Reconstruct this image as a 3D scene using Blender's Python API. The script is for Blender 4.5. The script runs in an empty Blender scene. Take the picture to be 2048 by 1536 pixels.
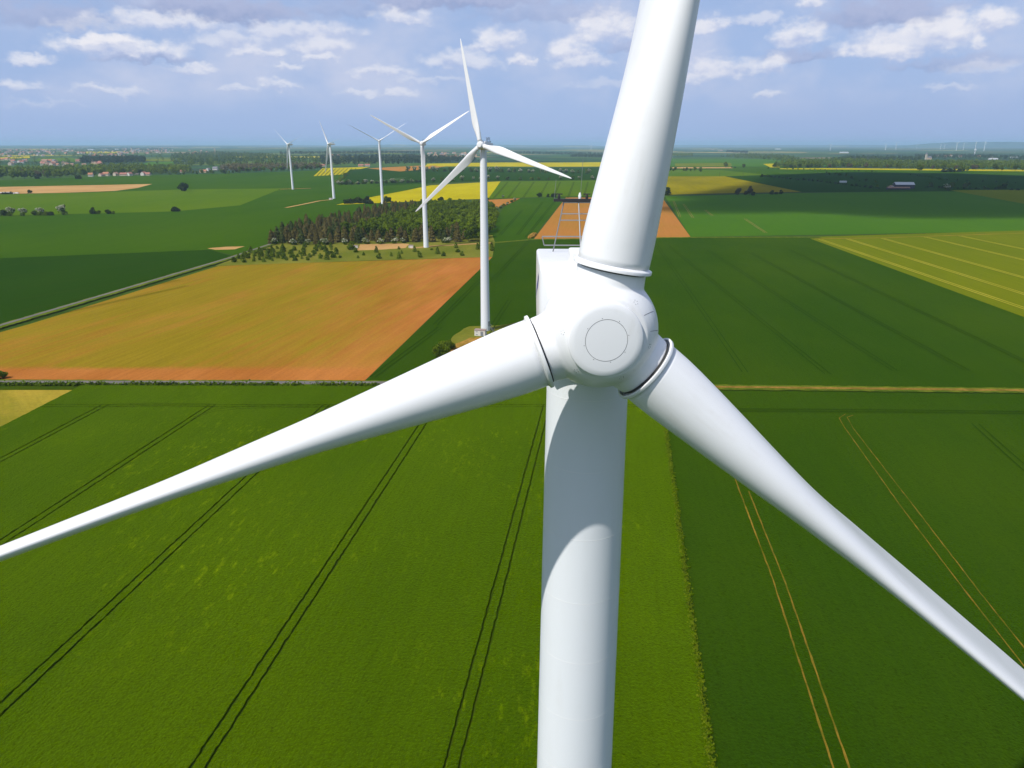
import bpy, bmesh, math, random
import numpy as np
from mathutils import Vector, Matrix, noise as mnoise
R = math.radians
rng = random.Random(11)
scene = bpy.context.scene
COL = scene.collection
H = 80.0                       # height of the camera over the ground
FPX = 1447.0                   # focal length in pixels of a 2048 wide frame
PITCH = math.atan((768 - 289) / FPX)

# ------------------------------------------------------------------ camera
cam = bpy.data.cameras.new('camera')
cam.sensor_width = 36.0
cam.lens = FPX / 2048 * 36.0
cam.clip_start, cam.clip_end = 0.5, 120000
cam_o = bpy.data.objects.new('camera', cam)
COL.objects.link(cam_o)
cam_o.location = (0, 0, H)
cam_o.rotation_euler = (R(90) - PITCH, 0, 0)
scene.camera = cam_o
scene.render.resolution_x, scene.render.resolution_y = 1024, 768

# ------------------------------------------------------------------ light
SUN_EL, SUN_TO = 52.0, 47.5    # elevation; bearing (from +Y towards +X) the shadows fall to
SUN_E, SKY_K, EXPOSURE = 4.5, 0.10, 0.0
sd = Vector((-math.sin(R(SUN_TO)) * math.cos(R(SUN_EL)), -math.cos(R(SUN_TO)) * math.cos(R(SUN_EL)), math.sin(R(SUN_EL))))
sun = bpy.data.lights.new('sun', 'SUN')
sun.energy, sun.angle, sun.color = SUN_E, R(0.6), (1.0, 0.955, 0.89)
sun_o = bpy.data.objects.new('sun', sun)
COL.objects.link(sun_o)
sun_o.rotation_euler = (-sd).to_track_quat('-Z', 'Y').to_euler()
vs = scene.view_settings
vs.view_transform, vs.look, vs.exposure, vs.gamma = 'Standard', 'None', EXPOSURE, 1.0
vs.use_curve_mapping = False
scene.cycles.volume_bounces = 0
scene.cycles.max_bounces = 6
scene.cycles.diffuse_bounces = 3
scene.cycles.transparent_max_bounces = 8

# ------------------------------------------------------------------ node helpers
def N(nt, typ, **kw):
    n = nt.nodes.new(typ)
    for k, v in kw.items():
        if k in ('i', 'inputs'):
            for a, b in v.items():
                n.inputs[a].default_value = b
        else:
            setattr(n, k, v)
    return n
def L(nt, a, b): nt.links.new(a, b)
def M(nt, op, a, b=None, c=None, clamp=False):
    n = nt.nodes.new('ShaderNodeMath'); n.operation = op; n.use_clamp = clamp
    for i, x in enumerate((a, b, c)):
        if x is None: continue
        if isinstance(x, (int, float)): n.inputs[i].default_value = x
        else: nt.links.new(x, n.inputs[i])
    return n.outputs[0]
def MIX(nt, fac, a, b, blend='MIX'):
    n = nt.nodes.new('ShaderNodeMix'); n.data_type = 'RGBA'; n.blend_type = blend
    for s, x in ((n.inputs[0], fac), (n.inputs[6], a), (n.inputs[7], b)):
        if isinstance(x, (int, float)): s.default_value = x
        elif isinstance(x, (tuple, list)): s.default_value = (*x[:3], 1)
        else: nt.links.new(x, s)
    return n.outputs[2]
def RANGE(nt, v, a, b, c=0.0, d=1.0, smooth=False):
    n = nt.nodes.new('ShaderNodeMapRange'); n.clamp = True
    if smooth: n.interpolation_type = 'SMOOTHSTEP'
    nt.links.new(v, n.inputs[0])
    for i, x in enumerate((a, b, c, d)): n.inputs[1 + i].default_value = x
    return n.outputs[0]
def NOISE(nt, vec, scale, detail=3, rough=0.55, dist=0.0):
    n = nt.nodes.new('ShaderNodeTexNoise'); n.inputs['Scale'].default_value = scale
    n.inputs['Detail'].default_value = detail; n.inputs['Roughness'].default_value = rough
    n.inputs['Distortion'].default_value = dist
    nt.links.new(vec, n.inputs['Vector'])
    return n.outputs['Fac']

# ------------------------------------------------------------------ world: daylight sky with fair-weather cumulus
def pix_dir(u, v):
    X = (u - 1024) / FPX; Y = (768 - v) / FPX
    return Vector((X, math.cos(PITCH) + Y * math.sin(PITCH), -math.sin(PITCH) + Y * math.cos(PITCH)))
def az_el(u, v):
    d = pix_dir(u, v)
    return math.degrees(math.atan2(d.x, d.y)), math.degrees(math.atan2(d.z, math.hypot(d.x, d.y)))

world = bpy.data.worlds.new('World'); scene.world = world; world.use_nodes = True
wt = world.node_tree; wt.nodes.clear()
w_out = N(wt, 'ShaderNodeOutputWorld'); w_bg = N(wt, 'ShaderNodeBackground')
w_bg.inputs['Strength'].default_value = SKY_K
L(wt, w_bg.outputs[0], w_out.inputs['Surface'])
sky = N(wt, 'ShaderNodeTexSky', sky_type='NISHITA', sun_disc=False, sun_elevation=R(SUN_EL),
        sun_rotation=math.atan2(sd.x, sd.y), altitude=150, air_density=1.0, dust_density=1.2, ozone_density=2.0)
tc = N(wt, 'ShaderNodeTexCoord')
sep = N(wt, 'ShaderNodeSeparateXYZ'); L(wt, tc.outputs['Generated'], sep.inputs[0])
el = M(wt, 'MULTIPLY', M(wt, 'ARCSINE', sep.outputs[2]), 57.29578)
az = M(wt, 'MULTIPLY', M(wt, 'ARCTAN2', sep.outputs[0], sep.outputs[1]), 57.29578)
SKYMUL = (1.0, 1.0, 1.0)
LILAC = (3.75, 5.05, 8.2)       # hazy lilac air (before the strength), strongest low in the sky
haze_f = RANGE(wt, el, 0.0, 50.0, 0.92, 0.25)
skycol = MIX(wt, haze_f, sky.outputs[0], LILAC)
# shared turbulence for the cloud outlines
cmb = N(wt, 'ShaderNodeCombineXYZ'); L(wt, az, cmb.inputs[0]); L(wt, M(wt, 'MULTIPLY', el, 1.5), cmb.inputs[1])
t1 = N(wt, 'ShaderNodeTexNoise', i={'Scale': 0.75, 'Detail': 8.0, 'Roughness': 0.57}); L(wt, cmb.outputs[0], t1.inputs['Vector'])
t2 = N(wt, 'ShaderNodeTexNoise', i={'Scale': 0.16, 'Detail': 2.0, 'Roughness': 0.5}); L(wt, cmb.outputs[0], t2.inputs['Vector'])
s1 = N(wt, 'ShaderNodeSeparateColor'); L(wt, t1.outputs['Color'], s1.inputs[0])
s2 = N(wt, 'ShaderNodeSeparateColor'); L(wt, t2.outputs['Color'], s2.inputs[0])
def warp(c, k1, k2, a, b):
    return M(wt, 'ADD', c, M(wt, 'ADD', M(wt, 'MULTIPLY', M(wt, 'SUBTRACT', a, 0.5), k1), M(wt, 'MULTIPLY', M(wt, 'SUBTRACT', b, 0.5), k2)))
azw = warp(az, 1.9, 1.4, s1.outputs[0], s2.outputs[0])
elw = warp(el, 1.7, 0.5, s1.outputs[1], s2.outputs[1])
cmb2 = N(wt, 'ShaderNodeCombineXYZ'); L(wt, azw, cmb2.inputs[0]); L(wt, elw, cmb2.inputs[1]); L(wt, s1.outputs[2], cmb2.inputs[2])
# broad soft layer everywhere: thin veils and far cumulus fields
vn = NOISE(wt, cmb.outputs[0], 0.085, 5, 0.58)
veil = RANGE(wt, vn, 0.38, 0.68, 0.0, 0.8, True)
veil = M(wt, 'MULTIPLY', veil, RANGE(wt, el, 1.2, 4.5, 0.0, 1.0, True))
skycol = MIX(wt, veil, skycol, (6.2, 6.6, 8.3))
# overhead cumulus outside the frame: same kind of cloud, laid out on a flat cloud base
zc = M(wt, 'MAXIMUM', sep.outputs[2], 0.05)
cp = N(wt, 'ShaderNodeCombineXYZ'); L(wt, M(wt, 'DIVIDE', sep.outputs[0], zc), cp.inputs[0]); L(wt, M(wt, 'DIVIDE', sep.outputs[1], zc), cp.inputs[1])
cu = NOISE(wt, cp.outputs[0], 1.1, 6, 0.6)
cu = RANGE(wt, cu, 0.58, 0.70, 0.0, 0.75, True)
cu = M(wt, 'MULTIPLY', cu, RANGE(wt, el, 9.8, 14.0, 0.0, 1.0, True))
skycol = MIX(wt, cu, skycol, (6.6, 6.6, 7.6))
# one cloud: soft elongated puff with a lit top and a flat shaded base
pg = bpy.data.node_groups.new('cloud_puff', 'ShaderNodeTree')
for nm, ty in (('Col', 'NodeSocketColor'), ('Pos', 'NodeSocketVector'), ('Ctr', 'NodeSocketVector'), ('Inv', 'NodeSocketVector'), ('Amt', 'NodeSocketFloat'), ('Top', 'NodeSocketColor'), ('Base', 'NodeSocketColor')):
    pg.interface.new_socket(nm, in_out='INPUT', socket_type=ty)
pg.interface.new_socket('Col', in_out='OUTPUT', socket_type='NodeSocketColor')
gi = N(pg, 'NodeGroupInput'); go = N(pg, 'NodeGroupOutput')
df = N(pg, 'ShaderNodeVectorMath', operation='SUBTRACT'); L(pg, gi.outputs['Pos'], df.inputs[0]); L(pg, gi.outputs['Ctr'], df.inputs[1])
sc_ = N(pg, 'ShaderNodeVectorMath', operation='MULTIPLY'); L(pg, df.outputs[0], sc_.inputs[0]); L(pg, gi.outputs['Inv'], sc_.inputs[1])
sp = N(pg, 'ShaderNodeSeparateXYZ'); L(pg, sc_.outputs[0], sp.inputs[0])
yy = sp.outputs[1]
yb = M(pg, 'MULTIPLY', M(pg, 'MINIMUM', yy, 0.0), 1.7)      # flatter underside
y2 = M(pg, 'ADD', M(pg, 'MAXIMUM', yy, 0.0), yb)
rr0 = M(pg, 'SQRT', M(pg, 'ADD', M(pg, 'MULTIPLY', sp.outputs[0], sp.outputs[0]), M(pg, 'MULTIPLY', y2, y2)))
rr = M(pg, 'ADD', rr0, M(pg, 'MULTIPLY', M(pg, 'SUBTRACT', sp.outputs[2], 0.5), 1.5))
dd = M(pg, 'MULTIPLY', RANGE(pg, rr, 1.42, 0.50, 0.0, 1.0, True), gi.outputs['Amt'])
lit = RANGE(pg, M(pg, 'SUBTRACT', yy, M(pg, 'MULTIPLY', M(pg, 'SUBTRACT', sp.outputs[2], 0.5), 2.2)), -0.8, 0.5, 0.0, 1.0, True)
cc = MIX(pg, lit, gi.outputs['Base'], gi.outputs['Top'])
L(pg, MIX(pg, dd, gi.outputs['Col'], cc), go.inputs[0])
WHITE, BASE = (8.9, 8.8, 9.3), (4.8, 5.5, 7.8)
GREYT, GREYB = (4.3, 4.85, 7.0), (3.0, 3.75, 6.1)
CLOUDS = [  # px centre, half sizes, amount, shaded cloud or lit one
    (430, 22, 150, 26, 0.95, 1), (110, 36, 110, 26, 0.70, 1), (900, 4, 150, 20, 0.90, 1), (1770, 32, 120, 30, 0.90, 1), (1100, 30, 120, 20, 0.50, 1),
    (290, 117, 80, 11, 0.65, 1), (1600, 118, 70, 14, 0.65, 1), (1270, 100, 60, 14, 0.55, 1), (1900, 130, 120, 16, 0.55, 1), (700, 20, 90, 18, 0.45, 1),
    (330, 46, 105, 17, .7, 0), (180, 55, 70, 12, .35, 0), (600, 64, 105, 15, .55, 0), (470, 84, 60, 17, .5, 0), (240, 99, 108, 20, .85, 0), (200, 88, 50, 14, .7, 0),
    (60, 120, 40, 13, .75, 0), (36, 173, 40, 12, .6, 0), (195, 180, 40, 9, .5, 0), (268, 187, 25, 11, .5, 0), (385, 140, 50, 10, .6, 0),
    (525, 108, 44, 11, .65, 0), (650, 98, 52, 18, .6, 0), (640, 120, 34, 9, .6, 0), (570, 138, 28, 8, .55, 0), (545, 172, 34, 9, .55, 0), (475, 180, 30, 7, .4, 0),
    (800, 38, 46, 17, .65, 0), (760, 146, 55, 11, .5, 0), (720, 187, 36, 9, .45, 0), (800, 187, 30, 8, .5, 0), (860, 165, 60, 8, .3, 0),
    (1000, 84, 38, 19, .7, 0), (965, 100, 30, 14, .7, 0), (920, 128, 66, 19, .6, 0), (1046, 125, 20, 11, .8, 0), (1138, 104, 34, 24, .8, 0), (1215, 64, 60, 32, .8, 0), (1160, 128, 50, 12, .6, 0),
    (1422, 52, 34, 18, .75, 0), (1510, 42, 40, 12, .5, 0), (1590, 78, 46, 28, .8, 0), (1440, 142, 64, 21, .65, 0), (1400, 160, 46, 12, .5, 0), (1545, 140, 24, 19, .75, 0), (1540, 190, 26, 8, .5, 0),
    (1800, 92, 100, 28, .75, 0), (1885, 62, 56, 30, .85, 0), (1760, 108, 60, 18, .7, 0), (1985, 48, 42, 26, .85, 0), (1950, 92, 17, 12, .7, 0), (1625, 12, 24, 15, .75, 0),
    (1900, 178, 50, 8, .3, 0), (1960, 140, 70, 14, .35, 0), (90, 210, 60, 7, .2, 0), (1250, 170, 90, 9, .25, 0)]
for (u, v, hw, hh, amt, grey) in CLOUDS:
    a0, e0 = az_el(u, v); a1, _ = az_el(u + hw * 1.15, v); _, e1 = az_el(u, v - hh * 1.25)
    g = N(wt, 'ShaderNodeGroup'); g.node_tree = pg
    L(wt, skycol, g.inputs['Col']); L(wt, cmb2.outputs[0], g.inputs['Pos'])
    g.inputs['Ctr'].default_value = (a0, e0, 0); g.inputs['Inv'].default_value = (1 / (a1 - a0), 1 / (e1 - e0), 1)
    g.inputs['Amt'].default_value = amt
    g.inputs['Top'].default_value = (*(GREYT if grey else WHITE), 1); g.inputs['Base'].default_value = (*(GREYB if grey else BASE), 1)
    skycol = g.outputs[0]
L(wt, skycol, w_bg.inputs['Color'])

# ------------------------------------------------------------------ terrain and picture-to-ground mapping
def smooth(x, a, b):
    t = min(1, max(0, (x - a) / (b - a))); return t * t * (3 - 2 * t)
def terr(x, y):
    d = math.hypot(x, y)
    if d < 1400: return 0.0
    a = math.degrees(math.atan2(x, max(y, 1e-6)) if y > 0 else math.copysign(90, x))
    amp = 20 * (1 - smooth(a, -9, 7))
    return amp * (1 - math.exp(-(d - 1400) / 2400.0))
def G(u, v):                    # where the line of sight of a photo pixel meets the ground
    r = pix_dir(u, v); h = math.hypot(r.x, r.y)
    lo, hi = 10.0, 60000.0
    for _ in range(55):
        m = math.sqrt(lo * hi)
        if H + r.z / h * m > terr(r.x / h * m, r.y / h * m): lo = m
        else: hi = m
    return Vector((r.x / h * lo, r.y / h * lo, 0))

# ------------------------------------------------------------------ object helpers
def link(name, me, mats=(), parent=None, loc=None, kind=None):
    o = bpy.data.objects.new(name, me); COL.objects.link(o)
    if me is not None:
        for m in (mats if isinstance(mats, (list, tuple)) else [mats]):
            if m is not None and m.name not in [x.name for x in me.materials if x]: me.materials.append(m)
    if parent: o.parent = parent
    if loc is not None: o.location = loc
    if kind: o['kind'] = kind
    return o
def tag(o, label, cat, group=None):
    o['label'] = label; o['category'] = cat
    if group: o['group'] = group
    return o
def empty(name, loc, rz=0.0, label=None, cat=None, group=None):
    o = bpy.data.objects.new(name, None); COL.objects.link(o)
    o.location = loc; o.rotation_euler = (0, 0, rz); o.empty_display_size = 0.1
    if label: tag(o, label, cat, group)
    return o
def copy_tree(o, parent=None):
    c = o.copy(); COL.objects.link(c)
    if parent: c.parent = parent
    for ch in o.children: copy_tree(ch, c)
    return c
def mesh_np(name, verts, faces, smooth_=False):
    me = bpy.data.meshes.new(name); me.from_pydata([tuple(v) for v in verts], [], [tuple(f) for f in faces]); me.update()
    if smooth_: me.polygons.foreach_set('use_smooth', [True] * len(me.polygons))
    return me
class MB:
    """collects boxes, tubes and lathes into one mesh"""
    def __init__(s): s.v = []; s.f = []
    def add(s, vs_, fs):
        b = len(s.v); s.v += [Vector(x) for x in vs_]; s.f += [tuple(i + b for i in f) for f in fs]; return s
    def box(s, c, size, rot=None):
        h = Vector(size) / 2
        vs_ = [Vector((sx * h.x, sy * h.y, sz * h.z)) for sx in (-1, 1) for sy in (-1, 1) for sz in (-1, 1)]
        if rot: vs_ = [rot @ v for v in vs_]
        vs_ = [v + Vector(c) for v in vs_]
        return s.add(vs_, [(0, 1, 3, 2), (4, 6, 7, 5), (0, 4, 5, 1), (2, 3, 7, 6), (0, 2, 6, 4), (1, 5, 7, 3)])
    def tube(s, pts, r, n=8, cap=True):
        pts = [Vector(p) for p in pts]; rs = r if isinstance(r, (list, tuple)) else [r] * len(pts)
        base = len(s.v); up = None
        for i, p in enumerate(pts):
            d = (pts[min(i + 1, len(pts) - 1)] - pts[max(i - 1, 0)]).normalized()
            if up is None: up = d.orthogonal().normalized()
            up = (up - d * up.dot(d)).normalized(); w = d.cross(up)
            for k in range(n):
                a = 2 * math.pi * k / n
                s.v.append(p + (up * math.cos(a) + w * math.sin(a)) * rs[i])
        for i in range(len(pts) - 1):
            for k in range(n):
                a = base + i * n + k; b = base + i * n + (k + 1) % n
                s.f.append((a, b, b + n, a + n))
        if cap:
            s.f.append(tuple(base + k for k in reversed(range(n))))
            s.f.append(tuple(base + (len(pts) - 1) * n + k for k in range(n)))
        return s
    def lathe(s, prof, o, ax, n=48, cap0=True, cap1=True):
        """profile of (distance along axis, radius)"""
        o = Vector(o); ax = Vector(ax).normalized(); u = ax.orthogonal().normalized(); w = ax.cross(u); base = len(s.v)
        for (t, r) in prof:
            for k in range(n):
                a = 2 * math.pi * k / n
                s.v.append(o + ax * t + (u * math.cos(a) + w * math.sin(a)) * r)
        for i in range(len(prof) - 1):
            for k in range(n):
                a = base + i * n + k; b = base + i * n + (k + 1) % n
                s.f.append((a, b, b + n, a + n))
        if cap0: s.f.append(tuple(base + k for k in reversed(range(n))))
        if cap1: s.f.append(tuple(base + (len(prof) - 1) * n + k for k in range(n)))
        return s
    def mesh(s, name, smooth_angle=None):
        me = mesh_np(name, s.v, s.f)
        if smooth_angle is not None:
            bm = bmesh.new(); bm.from_mesh(me)
            for f in bm.faces: f.smooth = True
            for e in bm.edges:
                if len(e.link_faces) == 2 and e.calc_face_angle(0) > R(smooth_angle): e.smooth = False
            bm.to_mesh(me); bm.free()
        return me

# ------------------------------------------------------------------ materials
def new_mat(name):
    m = bpy.data.materials.new(name); m.use_nodes = True
    nt = m.node_tree; b = nt.nodes['Principled BSDF']
    return m, nt, b
def plain(name, col, rough=0.6, metal=0.0, var=0.12, scale=1.5):
    m, nt, b = new_mat(name)
    t = N(nt, 'ShaderNodeTexCoord')
    f = NOISE(nt, t.outputs['Object'], scale, 4)
    c = MIX(nt, f, tuple(x * (1 - var) for x in col), tuple(min(1, x * (1 + var)) for x in col))
    L(nt, c, b.inputs['Base Color']); b.inputs['Roughness'].default_value = rough; b.inputs['Metallic'].default_value = metal
    return m
def white_paint(name, col=(0.79, 0.80, 0.81), dirt=0.16):
    m, nt, b = new_mat(name)
    t = N(nt, 'ShaderNodeTexCoord')
    mp = N(nt, 'ShaderNodeMapping'); mp.inputs['Scale'].default_value = (1, 1, 0.12); L(nt, t.outputs['Object'], mp.inputs[0])
    streak = NOISE(nt, mp.outputs[0], 2.2, 5, 0.6)
    blot = NOISE(nt, t.outputs['Object'], 0.7, 4, 0.6)
    f = M(nt, 'MULTIPLY', RANGE(nt, streak, 0.5, 0.85), RANGE(nt, blot, 0.42, 0.7), clamp=True)
    c = MIX(nt, M(nt, 'MULTIPLY', f, dirt * 4), col, (0.52, 0.50, 0.44))
    L(nt, c, b.inputs['Base Color'])
    L(nt, RANGE(nt, blot, 0.3, 0.7, 0.30, 0.42), b.inputs['Roughness'])
    b.inputs['Specular IOR Level'].default_value = 0.4
    bp = N(nt, 'ShaderNodeBump'); bp.inputs['Strength'].default_value = 0.03; bp.inputs['Distance'].default_value = 0.02
    L(nt, NOISE(nt, t.outputs['Object'], 1.3, 2), bp.inputs['Height']); L(nt, bp.outputs[0], b.inputs['Normal'])
    return m
def field_mat(name, c1, c2, patch=0.012, rows=R(8), rowpitch=1.6, rowamt=0.25, fine=1.4, fineamt=0.35, bump=0.6, fleck=None, fleckamt=0.5, rough=0.85, sheen=0.35, speck=0.0):
    """cropland: broad patches between two colours, drill rows along one bearing, fine plant grain"""
    m, nt, b = new_mat(name)
    t = N(nt, 'ShaderNodeTexCoord'); P = t.outputs['Object']
    rot = N(nt, 'ShaderNodeMapping'); rot.inputs['Rotation'].default_value = (0, 0, rows); L(nt, P, rot.inputs[0])
    st = N(nt, 'ShaderNodeMapping'); st.inputs['Scale'].default_value = (1 / rowpitch, 1 / (rowpitch * 22), 1); L(nt, rot.outputs[0], st.inputs[0])
    broad = N(nt, 'ShaderNodeMapping'); broad.inputs['Scale'].default_value = (1, 0.45, 1); L(nt, rot.outputs[0], broad.inputs[0])
    pf = RANGE(nt, NOISE(nt, broad.outputs[0], patch, 5, 0.6), 0.32, 0.68, 0, 1, True)
    col = MIX(nt, pf, c1, c2)
    rf = NOISE(nt, st.outputs[0], 1.0, 4, 0.65)
    ff = NOISE(nt, P, fine, 3, 0.7)
    if fleck:
        fs = N(nt, 'ShaderNodeMapping'); fs.inputs['Scale'].default_value = (0.75, 0.26, 1); fs.inputs['Rotation'].default_value = (0, 0, R(-40)); L(nt, P, fs.inputs[0])
        a = RANGE(nt, NOISE(nt, fs.outputs[0], 1.0, 4, 0.7), 0.55, 0.75)
        bb = RANGE(nt, NOISE(nt, P, 0.02, 3, 0.5), 0.45, 0.68)
        col = MIX(nt, M(nt, 'MULTIPLY', M(nt, 'MULTIPLY', a, bb), fleckamt), col, fleck)
    val = M(nt, 'ADD', M(nt, 'MULTIPLY', M(nt, 'SUBTRACT', rf, 0.5), 2 * rowamt), M(nt, 'MULTIPLY', M(nt, 'SUBTRACT', ff, 0.5), 2 * fineamt))
    if speck:                        # dark specks scattered through the crop
        val = M(nt, 'SUBTRACT', val, M(nt, 'MULTIPLY', RANGE(nt, NOISE(nt, P, fine * 0.8, 2, 0.5), 0.56, 0.72), speck))
    hsv = N(nt, 'ShaderNodeHueSaturation'); L(nt, col, hsv.inputs['Color']); L(nt, M(nt, 'MAXIMUM', M(nt, 'ADD', val, 1.0), 0.15), hsv.inputs['Value'])
    L(nt, hsv.outputs[0], b.inputs['Base Color'])
    b.inputs['Roughness'].default_value = rough; b.inputs['Specular IOR Level'].default_value = 0.0
    b.inputs['Sheen Weight'].default_value = sheen; b.inputs['Sheen Roughness'].default_value = 0.55
    b.inputs['Sheen Tint'].default_value = (*[min(1, x * 3.2) for x in c2], 1)
    if bump:
        bp = N(nt, 'ShaderNodeBump'); bp.inputs['Strength'].default_value = bump; bp.inputs['Distance'].default_value = 0.5
        L(nt, M(nt, 'ADD', ff, M(nt, 'MULTIPLY', rf, 0.5)), bp.inputs['Height']); L(nt, bp.outputs[0], b.inputs['Normal'])
    return m
def leaf_mat(name, dark, light, trans=0.25):
    m, nt, b = new_mat(name)
    nt.nodes.remove(b); out = nt.nodes['Material Output']
    oi = N(nt, 'ShaderNodeObjectInfo'); at = N(nt, 'ShaderNodeAttribute', attribute_name='tint')
    f = M(nt, 'ADD', M(nt, 'MULTIPLY', oi.outputs['Random'], 0.55), M(nt, 'MULTIPLY', at.outputs['Fac'], 0.55), clamp=True)
    c = MIX(nt, f, dark, light)
    d = N(nt, 'ShaderNodeBsdfDiffuse'); tr = N(nt, 'ShaderNodeBsdfTranslucent'); mx = N(nt, 'ShaderNodeMixShader')
    mx.inputs[0].default_value = trans
    L(nt, c, d.inputs[0]); L(nt, c, tr.inputs[0]); L(nt, d.outputs[0], mx.inputs[1]); L(nt, tr.outputs[0], mx.inputs[2]); L(nt, mx.outputs[0], out.inputs[0])
    return m

PAINT = white_paint('turbine_white_paint')
PAINT2 = white_paint('tower_white_paint', (0.75, 0.78, 0.81), 0.06)
GROOVE = plain('dark_joint_sealant', (0.07, 0.07, 0.07), 0.8)
STEEL = plain('galvanised_steel', (0.24, 0.25, 0.26), 0.55, 0.4)
DARK = plain('black_coated_metal', (0.02, 0.02, 0.022), 0.5)
BLUE = plain('blue_vinyl', (0.03, 0.07, 0.42), 0.4)
GREYM = plain('grey_door_paint', (0.20, 0.22, 0.24), 0.5)
ROWS = R(7)
FM = {}
FM['lime'] = field_mat('barley_crop', (0.026, 0.055, 0.0002), (0.047, 0.082, 0.0003), 0.014, ROWS, 0.8, 0.26, 2.1, 0.62, 1.0, (0.19, 0.24, 0.001), 0.9, sheen=0.60, speck=0.40)
FM['deep'] = field_mat('wheat_crop', (0.0115, 0.036, 0.0008), (0.025, 0.051, 0.0009), 0.010, ROWS, 1.2, 0.18, 2.4, 0.50, 0.7, sheen=0.55, speck=0.30)
FM['dark'] = field_mat('dark_wheat_crop', (0.011, 0.034, 0.001), (0.016, 0.042, 0.001), 0.006, ROWS, 2.0, 0.14, 1.2, 0.30, 0.4)
FM['mid'] = field_mat('mid_green_crop', (0.020, 0.056, 0.001), (0.034, 0.072, 0.001), 0.006, ROWS, 3.0, 0.18, 1.0, 0.25, 0.4)
FM['teal'] = field_mat('bluish_wheat_crop', (0.034, 0.090, 0.005), (0.046, 0.106, 0.005), 0.005, ROWS, 3.0, 0.14, 1.0, 0.25, 0.3)
FM['light'] = field_mat('light_green_crop', (0.046, 0.092, 0.001), (0.066, 0.108, 0.002), 0.008, ROWS, 4.0, 0.18, 0.8, 0.25, 0.4)
FM['olive'] = field_mat('olive_green_crop', (0.078, 0.104, 0.001), (0.106, 0.120, 0.002), 0.008, ROWS, 3.0, 0.22, 0.8, 0.25, 0.4)
FM['soil'] = field_mat('bare_brown_soil', (0.38, 0.160, 0.036), (0.32, 0.160, 0.026), 0.010, ROWS, 3.0, 0.12, 1.2, 0.18, 0.4, sheen=0)
FM['sand'] = field_mat('pale_dry_soil', (0.38, 0.22, 0.08), (0.46, 0.275, 0.105), 0.02, ROWS, 3.0, 0.12, 0.8, 0.14, 0.3, sheen=0)
FM['rape'] = field_mat('rapeseed_bloom', (0.35, 0.285, 0.001), (0.42, 0.35, 0.002), 0.010, ROWS, 4.0, 0.18, 0.8, 0.25, 0.4, sheen=0.1)
FM['scrub'] = field_mat('rough_grass', (0.065, 0.088, 0.006), (0.14, 0.135, 0.018), 0.03, ROWS, 6.0, 0.14, 0.5, 0.4, 0.6)
FM['verge'] = field_mat('grass_verge', (0.035, 0.072, 0.004), (0.10, 0.12, 0.010), 0.2, ROWS, 2.0, 0.25, 0.8, 0.5, 0.8)
FM['dirt'] = field_mat('dry_track_dirt', (0.36, 0.20, 0.045), (0.20, 0.13, 0.020), 0.25, ROWS, 1.0, 0.2, 1.2, 0.4, 0.4, sheen=0)
FM['rut'] = field_mat('half_grown_wheel_rut', (0.22, 0.135, 0.018), (0.09, 0.09, 0.006), 0.35, ROWS, 0.6, 0.3, 1.6, 0.5, 0.5, sheen=0)
FM['asphalt'] = field_mat('old_asphalt', (0.13, 0.122, 0.115), (0.17, 0.155, 0.14), 0.08, ROWS, 1.0, 0.06, 2.0, 0.1, 0.1, sheen=0)
FM['track'] = field_mat('track_soil_and_shade', (0.030, 0.058, 0.001), (0.044, 0.070, 0.002), 0.1, ROWS, 1.0, 0.1, 2.0, 0.3, 0.4, sheen=0)  # soil green; on flat strips shade from crop walls is in the colour
FM['faint'] = field_mat('trodden_crop_with_shade', (0.012, 0.036, 0.0006), (0.017, 0.043, 0.0007), 0.02, ROWS, 1.0, 0.1, 1.5, 0.3, 0.4, sheen=0.3)  # trodden crop, darkened to take in the shade of a sunken track
FM['mustard'] = field_mat('fading_rapeseed', (0.160, 0.140, 0.001), (0.230, 0.190, 0.001), 0.008, ROWS, 4.0, 0.25, 0.8, 0.25, 0.4, sheen=0.1)
FM['pale'] = field_mat('bleached_crop_track', (0.32, 0.28, 0.03), (0.24, 0.22, 0.015), 0.05, ROWS, 1.0, 0.1, 1.0, 0.25, 0.3)
FM['straw'] = field_mat('stubble', (0.32, 0.235, 0.028), (0.20, 0.18, 0.016), 0.05, R(-40), 2.0, 0.24, 0.8, 0.25, 0.4, sheen=0)
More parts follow.
